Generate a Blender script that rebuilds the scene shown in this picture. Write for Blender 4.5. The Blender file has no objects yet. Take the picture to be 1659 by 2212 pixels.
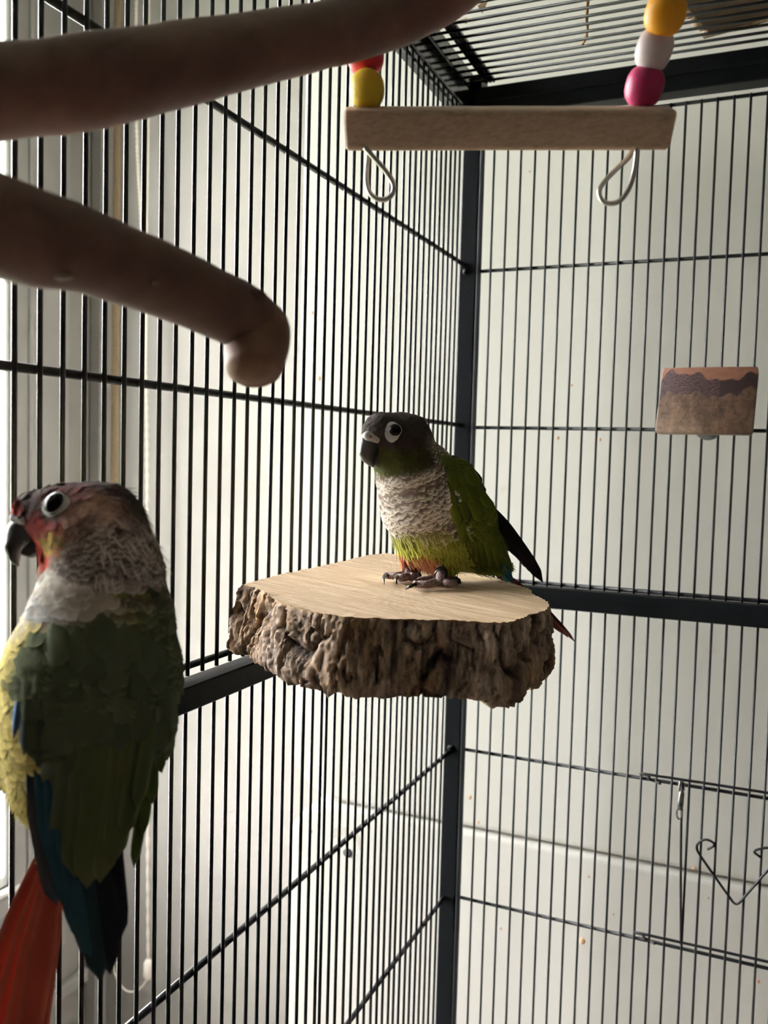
import bpy, math, random
import numpy as np
from mathutils import Matrix, Vector
random.seed(7); RNG = np.random.default_rng(7)
S = bpy.context.scene; COL = S.collection

# ------------------------------------------------------------------ camera
ZC = 1.35                                              # camera height above the floor
RC = np.array([[0.9169, 0.3981, 0.0271], [0.0486, -0.0442, -0.9978], [-0.3959, 0.9163, -0.0598]])
u_, s_, v_ = np.linalg.svd(RC); RC = u_ @ v_          # rows: right, down, forward
CAM = np.array([0.2742, -0.8180, ZC]); F = 1923.9
cd = bpy.data.cameras.new('camera'); cam = bpy.data.objects.new('camera', cd); COL.objects.link(cam)
M4 = Matrix.Identity(4)
for i in range(3):
    M4[i][0] = RC[0][i]; M4[i][1] = -RC[1][i]; M4[i][2] = -RC[2][i]; M4[i][3] = CAM[i]
cam.matrix_world = M4
cd.sensor_fit = 'HORIZONTAL'; cd.sensor_width = 36.0; cd.lens = F / 1659 * 36
cd.clip_start = 0.01; cd.clip_end = 60
cd.dof.use_dof = True; cd.dof.focus_distance = 0.49; cd.dof.aperture_fstop = 20.0
S.camera = cam

# ------------------------------------------------------------------ world, light, exposure
W = bpy.data.worlds.new('daylight'); S.world = W; W.use_nodes = True
nt = W.node_tree; nt.nodes.clear()
wo = nt.nodes.new('ShaderNodeOutputWorld'); bg = nt.nodes.new('ShaderNodeBackground')
tc = nt.nodes.new('ShaderNodeTexCoord'); sx = nt.nodes.new('ShaderNodeSeparateXYZ'); cr = nt.nodes.new('ShaderNodeValToRGB')
cr.color_ramp.elements[0].position = 0.42; cr.color_ramp.elements[0].color = (.10, .12, .07, 1)
cr.color_ramp.elements[1].position = 0.54; cr.color_ramp.elements[1].color = (1.0, .992, .985, 1)
mp = nt.nodes.new('ShaderNodeMapRange'); mp.inputs[1].default_value = -1; mp.inputs[2].default_value = 1
nt.links.new(tc.outputs['Generated'], sx.inputs[0]); nt.links.new(sx.outputs[2], mp.inputs[0])
nt.links.new(mp.outputs[0], cr.inputs[0]); nt.links.new(cr.outputs[0], bg.inputs[0]); nt.links.new(bg.outputs[0], wo.inputs[0])
bg.inputs[1].default_value = 29.0
WIN_Y0, WIN_Y1, WIN_Z0, WIN_Z1 = -0.95, 0.418, ZC - 0.82, ZC + 0.92    # glazed opening in the left wall
WX = -1.00                                                              # face of the left wall
pl = bpy.data.lights.new('window_portal', 'AREA'); pl.shape = 'RECTANGLE'
pl.size = WIN_Z1 - WIN_Z0; pl.size_y = WIN_Y1 - WIN_Y0; pl.cycles.is_portal = True
po = bpy.data.objects.new('window_portal', pl); COL.objects.link(po)
po.location = (WX - 0.10, (WIN_Y0 + WIN_Y1) / 2, (WIN_Z0 + WIN_Z1) / 2); po.rotation_euler = (0, -math.pi / 2, 0)
S.view_settings.view_transform = 'Standard'; S.view_settings.look = 'None'
S.view_settings.gamma = 1.0; S.view_settings.use_curve_mapping = False
S.view_settings.exposure = 0.0

# ------------------------------------------------------------------ pixel rays -> real points
def ray(u, v): return RC.T @ np.array([(u - 829.5) / F, (v - 1106) / F, 1.0])
def at(u, v, d): return CAM + ray(u, v) * d
def onX(u, v, X=0.0): r = ray(u, v); return CAM + r * (X - CAM[0]) / r[0]
def onY(u, v, Y=0.0): r = ray(u, v); return CAM + r * (Y - CAM[1]) / r[1]
def onZ(u, v, Z=0.0): r = ray(u, v); return CAM + r * (Z - CAM[2]) / r[2]
def nrm(a): a = np.asarray(a, float); return a / max(np.linalg.norm(a), 1e-12)

# ------------------------------------------------------------------ noise
def _h(i, j, k, s):
    n = (i * 374761393 + j * 668265263 + k * 2147483647 + s * 1442695041) & 0xffffffff
    n = ((n ^ (n >> 13)) * 1274126177) & 0xffffffff
    return ((n ^ (n >> 16)) & 0xffff) / 65535.0
def vnoise(P, s=0):
    P = np.atleast_2d(np.asarray(P, float)); I = np.floor(P).astype(np.int64); f = P - I; f = f * f * (3 - 2 * f); r = 0
    for a in (0, 1):
        for b in (0, 1):
            for c in (0, 1):
                w = (f[:, 0] if a else 1 - f[:, 0]) * (f[:, 1] if b else 1 - f[:, 1]) * (f[:, 2] if c else 1 - f[:, 2])
                r = r + w * _h(I[:, 0] + a, I[:, 1] + b, I[:, 2] + c, s)
    return r
def fbm(P, s=0, o=4):
    P = np.atleast_2d(np.asarray(P, float)); r = 0; a = .5
    for k in range(o): r = r + a * vnoise(P * 2 ** k, s + k); a /= 2
    return r

# ------------------------------------------------------------------ materials
def mat(name, color=(.5, .5, .5), rough=.5, metal=0., spec=.5, **kw):
    m = bpy.data.materials.new(name); m.use_nodes = True
    b = m.node_tree.nodes['Principled BSDF']
    b.inputs['Base Color'].default_value = (*color, 1); b.inputs['Roughness'].default_value = rough
    b.inputs['Metallic'].default_value = metal; b.inputs['Specular IOR Level'].default_value = spec
    for k, v in kw.items(): b.inputs[k.replace('_', ' ')].default_value = v
    return m
def N(m, t, **kw):
    n = m.node_tree.nodes.new('ShaderNode' + t)
    for k, v in kw.items():
        if k.startswith('i_'): n.inputs[k[2:].replace('_', ' ')].default_value = v
        else: setattr(n, k, v)
    return n
def L(m, a, b): m.node_tree.links.new(a, b)
def bsdf(m): return m.node_tree.nodes['Principled BSDF']
def ramp(m, stops):
    r = N(m, 'ValToRGB'); e = r.color_ramp.elements
    while len(e) < len(stops): e.new(.5)
    for k, (p, c) in enumerate(stops): e[k].position = p; e[k].color = (*c, 1)
    return r
def coords(m, scale=(1, 1, 1), rot=(0, 0, 0)):
    t = N(m, 'TexCoord'); q = N(m, 'Mapping'); q.inputs['Scale'].default_value = scale; o = t.outputs['Object']
    if any(rot): r = N(m, 'Mapping'); r.inputs['Rotation'].default_value = rot; L(m, o, r.inputs['Vector']); o = r.outputs['Vector']
    L(m, o, q.inputs['Vector']); return q.outputs['Vector']
def noise(m, vec, scale, detail=3, dist=0., rough=.5):
    n = N(m, 'TexNoise'); n.inputs['Scale'].default_value = scale; n.inputs['Detail'].default_value = detail
    n.inputs['Distortion'].default_value = dist; n.inputs['Roughness'].default_value = rough
    if vec is not None: L(m, vec, n.inputs['Vector'])
    return n.outputs['Fac']
def bump(m, h, strength=.3, dist=.001):
    b = N(m, 'Bump'); b.inputs['Strength'].default_value = strength; b.inputs['Distance'].default_value = dist
    L(m, h, b.inputs['Height']); L(m, b.outputs[0], bsdf(m).inputs['Normal']); return b
def noisy(name, stops, scale, rough=.5, det=4, b=.2, bd=.001, vscale=(1, 1, 1), rot=(0, 0, 0), dist=0., **kw):
    m = mat(name, stops[0][1], rough, **kw); v = coords(m, vscale, rot); n = noise(m, v, scale, det, dist); r = ramp(m, stops)
    L(m, n, r.inputs[0]); L(m, r.outputs[0], bsdf(m).inputs['Base Color'])
    if b: bump(m, n, b, bd)
    return m
def colmat(name, rough=.6, spec=.3, sheen=.0, b=0., bs=900):
    m = mat(name, (.5, .5, .5), rough, 0, spec); a = N(m, 'Attribute', attribute_name='Col')
    L(m, a.outputs['Color'], bsdf(m).inputs['Base Color'])
    if b: bump(m, noise(m, coords(m), bs, 3), b, .0006)
    return m

M_wire = noisy('black_coated_wire', [(.3, (.006, .007, .009)), (.8, (.014, .015, .019))], 700, .34, 2, .25, .0006, spec=.36)
M_frame = noisy('black_coated_steel', [(.3, (.005, .006, .007)), (.8, (.009, .010, .012))], 420, .40, 3, .10, .0008, spec=.10)
M_gloss = noisy('glossy_black_steel', [(.3, (.008, .009, .010)), (.8, (.013, .014, .016))], 300, .10, 3, .06, .0008, spec=.5)
M_wall = noisy('painted_wall', [(.3, (.235, .22, .203)), (.7, (.28, .262, .243))], 6, .75, 4, .05, .002)
M_trim = noisy('painted_window_trim', [(.3, (.27, .255, .245)), (.7, (.32, .305, .29))], 9, .45, 3, .05, .001)
M_sash = noisy('white_window_sash', [(.3, (.78, .78, .77)), (.7, (.84, .84, .83))], 9, .35, 2, .03, .001)
M_tape = noisy('tan_webbing', [(.3, (.34, .25, .15)), (.7, (.42, .32, .20))], 300, .8, 2, .3, .0006)
M_cord = noisy('cream_blind_cord', [(.3, (.62, .56, .48)), (.7, (.74, .68, .60))], 500, .7, 2, .3, .0006)
M_floor = noisy('floor_boards', [(.3, (.16, .12, .09)), (.7, (.24, .19, .14))], 4, .5, 5, .1, .001, vscale=(1, 8, 1))
M_ceil = noisy('ceiling_paint', [(.3, (.62, .60, .57)), (.7, (.67, .65, .62))], 5, .8, 3, .05, .002)
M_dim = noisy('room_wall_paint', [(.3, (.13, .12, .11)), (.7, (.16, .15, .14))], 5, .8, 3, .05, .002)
M_seal = noisy('grey_door_seal', [(.3, (.55, .54, .50)), (.7, (.62, .61, .57))], 40, .6, 2, .05, .001)
M_hole = noisy('dark_plug', [(.3, (.012, .013, .012)), (.7, (.03, .03, .03))], 80, .5, 2, .05, .001)
M_wiresilver = noisy('silver_wire', [(.3, (.62, .58, .56)), (.7, (.74, .70, .68))], 300, .28, 2, .05, .0003, metal=.9)
M_clip = noisy('worn_steel_clip', [(.3, (.10, .10, .10)), (.7, (.35, .35, .35))], 260, .3, 3, .1, .0003, metal=.9)
M_plastic = mat('clear_plastic', (.85, .86, .9), .15, 0, .5, Transmission_Weight=.75, IOR=1.45)
M_glass = mat('window_glass', (1, 1, 1), .0, 0, .5, Transmission_Weight=1.0, IOR=1.01)
M_feather = colmat('feather', .85, .06)
M_skin = colmat('bare_skin', .5, .4, b=.3, bs=1500)
M_beak = noisy('horn_beak', [(.3, (.020, .018, .018)), (.75, (.048, .043, .042))], 160, .30, 4, .1, .0004, vscale=(1, 1, 1), spec=.5)
M_cere = noisy('pale_cere', [(.3, (.36, .335, .325)), (.7, (.48, .45, .44))], 500, .5, 3, .2, .0003)
M_eyering = noisy('pale_eye_ring', [(.3, (.50, .48, .465)), (.7, (.62, .60, .585))], 900, .6, 3, .25, .0003)
M_iris = mat('dark_iris', (.009, .008, .009), .12, 0, .12)
M_pupil = mat('pupil', (.003, .003, .004), .10, 0, .15)
M_claw = noisy('dark_claw', [(.3, (.010, .009, .009)), (.7, (.035, .03, .03))], 600, .25, 2, .05, .0003)
M_toe = noisy('scaly_toe', [(.35, (.075, .045, .042)), (.65, (.30, .19, .18))], 1500, .5, 2, .9, .0006)
M_ring = noisy('black_leg_band', [(.3, (.012, .012, .013)), (.7, (.03, .03, .032))], 300, .25, 2, .05, .0003)

def m_fridge():
    m = mat('aged_white_enamel', (.8, .8, .75), .42); v = coords(m)
    n = noise(m, v, 4.5, 5, .4); r = ramp(m, [(.25, (.70, .68, .63)), (.75, (.78, .76, .71))])
    L(m, n, r.inputs[0])
    n2 = noise(m, v, 26, 3); r2 = ramp(m, [(.0, (1, 1, 1)), (.70, (1, 1, 1)), (.78, (.90, .86, .76))]); L(m, n2, r2.inputs[0])
    x = N(m, 'Mix', data_type='RGBA', blend_type='MULTIPLY'); x.inputs[0].default_value = .6
    L(m, r.outputs[0], x.inputs[6]); L(m, r2.outputs[0], x.inputs[7]); L(m, x.outputs[2], bsdf(m).inputs['Base Color'])
    bump(m, noise(m, v, 160, 2), .04, .001); return m
M_fridge = m_fridge()
M_stain = noisy('faded_rust_stain', [(.3, (.62, .56, .50)), (.7, (.70, .65, .58))], 60, .5, 3, .02, .0005)
M_speck = noisy('dried_food_speck', [(.3, (.40, .20, .09)), (.7, (.55, .36, .2))], 200, .7, 2, .1, .0005)

def m_wood(name, c0, c1, c2, sc=60, vs=(1, 12, 12), rot=(0, 0, 0), rough=.55, b=.25, bd=.0006):
    m = mat(name, c1, rough); v = coords(m, vs, rot)
    n = noise(m, v, sc, 6, .6, .6); r = ramp(m, [(.28, c0), (.5, c1), (.74, c2)]); L(m, n, r.inputs[0])
    L(m, r.outputs[0], bsdf(m).inputs['Base Color']); bump(m, n, b, bd); return m
M_perch = m_wood('smooth_brown_branch', (.082, .038, .027), (.125, .061, .044), (.19, .102, .070), 16, (2, 2, 2), rough=.6, b=.3, bd=.0012)
M_stub = m_wood('lit_branch_end', (.13, .060, .036), (.19, .092, .056), (.28, .15, .092), 16, (2, 2, 2), rough=.6, b=.3, bd=.0012)  # branch wood again, lighter and warmer: window light put into the colour
M_swingbeam = m_wood('swing_beam_wood', (.38, .26, .175), (.50, .355, .25), (.60, .44, .32), 55, (1, 14, 14), rough=.6, b=.12)
M_slab = m_wood('rough_sawn_wood', (.42, .27, .155), (.64, .455, .285), (.88, .71, .51), 30, (1.0, 11, 11), (0, 0, .42), rough=.72, b=.6, bd=.0016)
def m_bark():
    m = mat('rough_bark', (.05, .04, .03), .85); a = N(m, 'Attribute', attribute_name='Col'); v = coords(m, (1, 1, .35))
    n = noise(m, v, 420, 5, .5, .65); r = ramp(m, [(.3, (.45, .43, .42)), (.7, (1.35, 1.3, 1.25))]); L(m, n, r.inputs[0])
    x = N(m, 'Mix', data_type='RGBA', blend_type='MULTIPLY'); x.inputs[0].default_value = 1.
    L(m, a.outputs['Color'], x.inputs[6]); L(m, r.outputs[0], x.inputs[7]); L(m, x.outputs[2], bsdf(m).inputs['Base Color'])
    bump(m, n, .8, .0016); return m
M_bark = m_bark()
def m_block():
    m = mat('banded_log_wood', (.2, .1, .06), .5); a = N(m, 'Attribute', attribute_name='Col'); v = coords(m, (1, 1, 3))
    w = N(m, 'TexWave', wave_type='BANDS', bands_direction='Z'); w.inputs['Scale'].default_value = 62; w.inputs['Distortion'].default_value = 9; w.inputs['Detail'].default_value = 3; w.inputs['Detail Scale'].default_value = 1.2
    L(m, coords(m), w.inputs['Vector']); r = ramp(m, [(.2, (.94, .93, .93)), (.8, (1.04, 1.03, 1.02))]); L(m, w.outputs['Fac'], r.inputs[0])
    x = N(m, 'Mix', data_type='RGBA', blend_type='MULTIPLY'); x.inputs[0].default_value = 1.
    L(m, a.outputs['Color'], x.inputs[6]); L(m, r.outputs[0], x.inputs[7]); L(m, x.outputs[2], bsdf(m).inputs['Base Color'])
    bump(m, noise(m, v, 300, 5), .3, .0008); return m
M_block = m_block()
M_card = m_wood('chewed_cardboard', (.085, .052, .032), (.115, .074, .046), (.15, .10, .064), 60, (1, 5, 5), rough=.85, b=.2)
M_cardedge = noisy('torn_cardboard_edge', [(.3, (.16, .10, .06)), (.7, (.42, .30, .19))], 420, .9, 4, .8, .0015)
M_scrap = noisy('tan_card_scrap', [(.3, (.62, .45, .27)), (.7, (.70, .53, .34))], 60, .8, 3, .1, .0006)
M_scuff = noisy('worn_bark_scuff', [(.3, (.22, .15, .11)), (.7, (.30, .21, .16))], 300, .7, 3, .1, .0005)
M_straw = noisy('straw', [(.3, (.20, .10, .035)), (.7, (.30, .17, .07))], 300, .8, 3, .3, .0006)
M_bread = None
def bead_mat(name, c): return noisy(name, [(.25, tuple(x * .88 for x in c)), (.75, c)], 60, .38, 3, .12, .0005, vscale=(6, 6, 1), spec=.4)
M_bead = {'red': bead_mat('red_bead_paint', (.52, .025, .04)), 'yellow': bead_mat('yellow_bead_paint', (.72, .50, .03)),
          'magenta': bead_mat('magenta_bead_paint', (.46, .03, .12)), 'white': bead_mat('white_bead_paint', (.80, .66, .68)),
          'orange': bead_mat('orange_bead_paint', (.85, .36, .012))}

# ------------------------------------------------------------------ object helpers
def link(name, me, m=None, parent=None, loc=None, smooth=True, **props):
    if m is not None: me.materials.append(m)
    if smooth and len(me.polygons): me.polygons.foreach_set('use_smooth', np.ones(len(me.polygons), bool))
    o = bpy.data.objects.new(name, me); COL.objects.link(o)
    if loc is not None: o.location = loc
    if parent is not None: o.parent = parent
    for k, v in props.items(): o[k] = v
    return o
def wpos(o):
    p = Vector(o.location)
    while o.parent: o = o.parent; p = p + o.location
    return p
def obj(name, V, Fc, m=None, parent=None, origin=None, col=None, smooth=True, **props):
    """mesh from world-space verts; its origin goes to `origin` (default: bounding box centre)"""
    V = np.asarray(V, float)
    if origin is None: origin = (V.min(0) + V.max(0)) / 2
    origin = np.asarray(origin, float)
    me = bpy.data.meshes.new(name); me.from_pydata((V - origin).tolist(), [], [tuple(int(i) for i in f) for f in Fc]); me.update()
    if col is not None:
        a = me.color_attributes.new('Col', 'FLOAT_COLOR', 'POINT')
        a.data.foreach_set('color', np.concatenate([col, np.ones((len(col), 1))], 1).astype(np.float32).ravel())
    loc = origin if parent is None else origin - np.array(wpos(parent))
    return link(name, me, m, parent, loc, smooth, **props)
def empty(name, loc, label=None, cat=None, group=None, parent=None, **props):
    o = bpy.data.objects.new(name, None); COL.objects.link(o); o.empty_display_size = .02
    o.location = np.asarray(loc) if parent is None else np.asarray(loc) - np.array(wpos(parent))
    if parent is not None: o.parent = parent
    if label: o['label'] = label
    if cat: o['category'] = cat
    if group: o['group'] = group
    for k, v in props.items(): o[k] = v
    return o
def join(parts):
    V, Fc, n = [], [], 0
    for v, f in parts:
        V.append(np.asarray(v, float)); Fc += [tuple(i + n for i in q) for q in f]; n += len(v)
    return np.concatenate(V), Fc
def box(lo, hi, b=.0008):
    """box with chamfered edges"""
    lo, hi = np.minimum(lo, hi), np.maximum(lo, hi); c = (lo + hi) / 2; h = (hi - lo) / 2; b = min(b, h.min() * .45)
    V = []; idx = {}
    for sx in (-1, 1):
        for sy in (-1, 1):
            for sz in (-1, 1):
                s = np.array([sx, sy, sz])
                for ax in range(3):
                    p = h - b; p = p.copy(); p[ax] = h[ax]; idx[(sx, sy, sz, ax)] = len(V); V.append(c + s * p)
    Fc = []
    def add(q):
        P = np.array([V[i] for i in q]); n = np.cross(P[1] - P[0], P[2] - P[0])
        Fc.append(tuple(q) if n @ (P.mean(0) - c) > 0 else tuple(q[::-1]))
    for ax in range(3):
        o = [a for a in range(3) if a != ax]
        for s in (-1, 1):
            q = []
            for a, d in ((-1, -1), (1, -1), (1, 1), (-1, 1)):
                k = [0, 0, 0]; k[ax] = s; k[o[0]] = a; k[o[1]] = d; q.append(idx[(*k, ax)])
            add(q)
    for a in range(3):
        b1, b2 = [x for x in range(3) if x != a]
        for s1 in (-1, 1):
            for s2 in (-1, 1):
                q = []
                for sa, ax in ((-1, b1), (1, b1), (1, b2), (-1, b2)):
                    k = [0, 0, 0]; k[a] = sa; k[b1] = s1; k[b2] = s2; q.append(idx[(*k, ax)])
                add(q)
    for sx in (-1, 1):
        for sy in (-1, 1):
            for sz in (-1, 1): add([idx[(sx, sy, sz, 0)], idx[(sx, sy, sz, 1)], idx[(sx, sy, sz, 2)]])
    return np.array(V), Fc
def tube(P, r, n=10, caps=True, up=None, closed=False):
    """sweep a circle (radius r or per-point radii) along the polyline P"""
    P = np.asarray(P, float); m = len(P); r = np.broadcast_to(np.asarray(r, float), (m,))
    T = np.gradient(P, axis=0) if not closed else np.roll(P, -1, 0) - np.roll(P, 1, 0)
    T = T / np.maximum(np.linalg.norm(T, axis=1, keepdims=True), 1e-12)
    a = np.array([0, 0, 1.]) if abs(T[0][2]) < .9 else np.array([1., 0, 0])
    x = nrm(np.cross(a, T[0])); V = []
    for i in range(m):
        x = nrm(x - T[i] * (x @ T[i])); y = np.cross(T[i], x)
        for k in range(n):
            t = 2 * math.pi * k / n; V.append(P[i] + r[i] * (math.cos(t) * x + math.sin(t) * y))
    Fc = []
    for i in range(m if closed else m - 1):
        j = (i + 1) % m
        for k in range(n): Fc.append((i * n + k, i * n + (k + 1) % n, j * n + (k + 1) % n, j * n + k))
    if caps and not closed:
        Fc.append(tuple(range(n))[::-1]); Fc.append(tuple((m - 1) * n + k for k in range(n)))
    return np.array(V), Fc
def smooth_line(P, k=6):
    """Catmull-Rom through the control points"""
    P = np.asarray(P, float); Q = np.concatenate([[2 * P[0] - P[1]], P, [2 * P[-1] - P[-2]]]); out = []
    for i in range(1, len(Q) - 2):
        for t in np.linspace(0, 1, k, endpoint=False):
            a, b, c, d = Q[i - 1], Q[i], Q[i + 1], Q[i + 2]
            out.append(.5 * (2 * b + (c - a) * t + (2 * a - 5 * b + 4 * c - d) * t * t + (3 * b - a - 3 * c + d) * t ** 3))
    out.append(P[-1]); return np.array(out)
def ball(c, r, n=20, sq=(1, 1, 1), ax=None):
    c = np.asarray(c, float); B = np.eye(3) if ax is None else np.asarray(ax); V = [c + np.array([0, 0, 1.]) * sq[2] * r @ B]
    m = n // 2
    for i in range(1, m):
        t = math.pi * i / m
        for k in range(n):
            p = 2 * math.pi * k / n; V.append(c + (np.array([math.sin(t) * math.cos(p) * sq[0], math.sin(t) * math.sin(p) * sq[1], math.cos(t) * sq[2]]) * r) @ B)
    V.append(c - np.array([0, 0, 1.]) * sq[2] * r @ B); Fc = []
    for k in range(n): Fc.append((0, 1 + k, 1 + (k + 1) % n))
    for i in range(m - 2):
        for k in range(n): a = 1 + i * n; Fc.append((a + k, a + n + k, a + n + (k + 1) % n, a + (k + 1) % n))
    e = len(V) - 1; a = 1 + (m - 2) * n
    for k in range(n): Fc.append((a + k, e, a + (k + 1) % n))
    return np.array(V), Fc
def extrude(poly, d0, d1, tofn):
    """prism: 2-D outline, two depths, mapping (x, y, depth) -> world"""
    n = len(poly); V = [tofn(x, y, d0) for x, y in poly] + [tofn(x, y, d1) for x, y in poly]
    return np.array(V), [tuple(range(n)), tuple(range(2 * n - 1, n - 1, -1))] + [(k, k + n, (k + 1) % n + n, (k + 1) % n) for k in range(n)]
def struct(name, parts, m, parent=None, **p):
    V, Fc = join(parts); o = obj(name, V, Fc, m, parent, smooth=False, **p)
    if parent is None: o['kind'] = 'structure'
    return o

# ================================================================== THE ROOM
RX1, RY0, RY1, RZ1 = 2.3, -2.9, 0.64, 2.50
T = .12
struct('floor', [box((WX - T, RY0 - T, -.1), (RX1 + T, RY1 + T, 0))], M_floor)
struct('ceiling', [box((WX - T, RY0 - T, RZ1), (RX1 + T, RY1 + T, RZ1 + .1))], M_ceil)
struct('wall_back', [box((WX - T, RY1, 0), (RX1 + T, RY1 + T, RZ1))], M_wall)
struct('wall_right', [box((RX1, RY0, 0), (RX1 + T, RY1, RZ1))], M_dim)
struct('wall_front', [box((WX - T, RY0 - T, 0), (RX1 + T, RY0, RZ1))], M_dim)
struct('wall_left', [box((WX - T, RY0, 0), (WX, WIN_Y0, RZ1)), box((WX - T, WIN_Y1, 0), (WX, RY1, RZ1)),
                     box((WX - T, WIN_Y0, 0), (WX, WIN_Y1, WIN_Z0)), box((WX - T, WIN_Y0, WIN_Z1), (WX, WIN_Y1, RZ1))], M_wall)
wy = lambda u, X=WX: onX(u, 1000, X)[1]
wz = lambda u, v, X=WX: onX(u, v, X)[2]
win = empty('window_1', (WX - .06, (WIN_Y0 + WIN_Y1) / 2, WIN_Z0), None, None, kind='structure')
def ringframe(y0, y1, z0, z1, w, x0, x1, b=.002):
    return [box((x0, y0, z0), (x1, y0 + w, z1), b), box((x0, y1 - w, z0), (x1, y1, z1), b),
            box((x0, y0 + w, z0), (x1, y1 - w, z0 + w), b), box((x0, y0 + w, z1 - w), (x1, y1 - w, z1), b)]
struct('sash', ringframe(WIN_Y0, WIN_Y1, WIN_Z0, WIN_Z1, .022, WX - .045, WX - .004), M_sash, win)
ym = (WIN_Y0 + WIN_Y1) / 2
struct('mullion', [box((WX - .04, ym - .02, WIN_Z0 + .022), (WX - .008, ym + .02, WIN_Z1 - .022))], M_sash, win)
struct('pane', [box((WX - .026, WIN_Y0 + .02, WIN_Z0 + .02), (WX - .022, ym - .018, WIN_Z1 - .02), .0002)], M_glass, win)
struct('pane', [box((WX - .026, ym + .018, WIN_Z0 + .02), (WX - .022, WIN_Y1 - .02, WIN_Z1 - .02), .0002)], M_glass, win)
struct('sill', [box((WX - .05, WIN_Y0 - .01, WIN_Z0 - .012), (WX + .012, WIN_Y1 + .005, WIN_Z0), .003)], M_sash, win)
# casing round the window in two steps, and a batten in the corner
y1 = wy(62, WX + .010); y2 = wy(151, WX + .018); zb = wz(153, 2032, WX + .018)
struct('trim_1', ringframe(WIN_Y0 - .03, y1, WIN_Z0 - .05, WIN_Z1 + .03, .036, WX + .0005, WX + .010, .004), M_trim)
struct('trim_2', ringframe(WIN_Y0 - .20, y2, zb, WIN_Z1 + .20, .10, WX + .0005, WX + .018, .005), M_trim)
zs = wz(90, 2165, WX + .02)
struct('trim_3', [box((WX + .0005, WIN_Y0 - .2, zs - .03), (WX + .02, RY1 - .04, zs), .006)], M_trim)
struct('trim_4', [box((WX + .0005, RY1 - .035, .09), (WX + .035, RY1 - .0005, RZ1 - .002), .006)], M_trim)
bx = lambda u, v=1000: onY(u, v, RY1)[0]
struct('baseboard_left', [box((WX, RY0, 0), (WX + .012, RY1, .085), .003)], M_trim)
struct('baseboard_back', [box((WX + .013, RY1 - .012, 0), (RX1, RY1, .085), .003)], M_trim)
# tan webbing strap of the roller blind and the blind cord
tp = empty('blind_strap', (bx(247), RY1 - .004, ZC), 'tan webbing strap hanging straight down the pale wall beside the window corner', 'strap')
obj('webbing', *box((bx(238), RY1 - .003, ZC - .95), (bx(256), RY1 - .0005, RZ1 - .02), .0006), M_tape, tp, smooth=False)
obj('strap_guide', *box((bx(234), RY1 - .012, ZC - 1.02), (bx(260), RY1 - .0005, ZC - .952), .003), M_trim, tp, smooth=False)
cy_ = RY1 - .05
cord = empty('blind_cord', onY(320, 2095, cy_), 'twisted cream cord with toggle and loop', parent=win)
def onc(pts): return smooth_line([onY(u, v, cy_) for u, v in pts], 8)
q1 = onc([(296, -330), (295, 0), (293, 120), (297, 320), (305, 480), (313, 700), (318, 1000), (318, 1500), (320, 2075)])
a1 = np.linspace(0, 170, len(q1) * 6)
def twist(Q, rad, turns, ph):
    s = np.linspace(0, len(Q) - 1, len(Q) * 6); P = np.stack([np.interp(s, np.arange(len(Q)), Q[:, k]) for k in range(3)], 1)
    t = np.linspace(0, turns * 2 * math.pi, len(P)) + ph
    return P + rad * np.stack([np.cos(t), np.sin(t), 0 * t], 1)
obj('strand', *tube(twist(q1, .0017, 70, 0), .0018, 5), M_cord, cord)
obj('strand', *tube(twist(q1, .0017, 70, math.pi), .0018, 5), M_cord, cord)
obj('toggle', *tube([onY(321, 2072, cy_), onY(321, 2080, cy_), onY(320, 2108, cy_), onY(320, 2116, cy_)], [.005, .0095, .0095, .005], 12), M_cord, cord)
obj('loop', *tube(onc([(320, 2112), (308, 2130), (290, 2142), (270, 2138), (252, 2112), (236, 2050), (232, 2010)]), .0020, 7), M_cord, cord)
obj('cord_run', *tube(onc([(326, -330), (322, 0), (321, 300), (318, 520), (316, 900)]), .0017, 6), M_cord, cord)

# ------------------------------------------------------------------ the white appliance behind the cage
FY = 0.12; FX0 = onY(640, 1000, FY)[0]; FX1 = FX0 + .60; SEAM = (onY(731, 1729, FY)[2] + onY(735, 1742, FY)[2]) / 2
fr = empty('refrigerator', ((FX0 + FX1) / 2, FY + .3, 0), 'tall white two-door refrigerator with rounded door corners behind the cage', 'refrigerator')
def rrect(x0, x1, z0, z1, r, corners):
    P = []
    for (cx, cz, sx, sz, a0, nm) in ((x1, z0, -1, 1, -90, 'br'), (x1, z1, -1, -1, 0, 'tr'), (x0, z1, 1, -1, 90, 'tl'), (x0, z0, 1, 1, 180, 'bl')):
        rr = r if nm in corners else .006
        for k in range(13):
            t = math.radians(a0 + 90 * k / 12); P.append((cx + sx * rr + rr * math.cos(t), cz + sz * rr + rr * math.sin(t)))
    return P
def door(x0, x1, z0, z1, r, corners, y0, y1, bev=.007):
    P = np.array(rrect(x0, x1, z0, z1, r, corners)); c = P.mean(0); n = len(P); V = []; rings = []
    for k in range(5):
        t = math.pi / 2 * k / 4; ins = bev * (1 - math.sin(t)); y = y0 + bev * (1 - math.cos(t))
        d = np.roll(P, -1, 0) - np.roll(P, 1, 0); nn = np.stack([d[:, 1], -d[:, 0]], 1); nn /= np.linalg.norm(nn, axis=1, keepdims=True)
        Q = P - nn * ins; rings.append([(x, y, z) for x, z in Q])
    rings.append([(x, y1, z) for x, z in P])
    for R_ in rings: V += R_
    Fc = [tuple(range(n))]
    for i in range(len(rings) - 1): Fc += [(i * n + k, (i + 1) * n + k, (i + 1) * n + (k + 1) % n, i * n + (k + 1) % n) for k in range(n)]
    Fc.append(tuple(range((len(rings) - 1) * n, len(rings) * n))[::-1]); return np.array(V), Fc
obj('cabinet', *box((FX0 + .012, FY + .06, .03), (FX1 - .012, FY + .47, 1.93), .006), M_fridge, fr, smooth=False)
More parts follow.
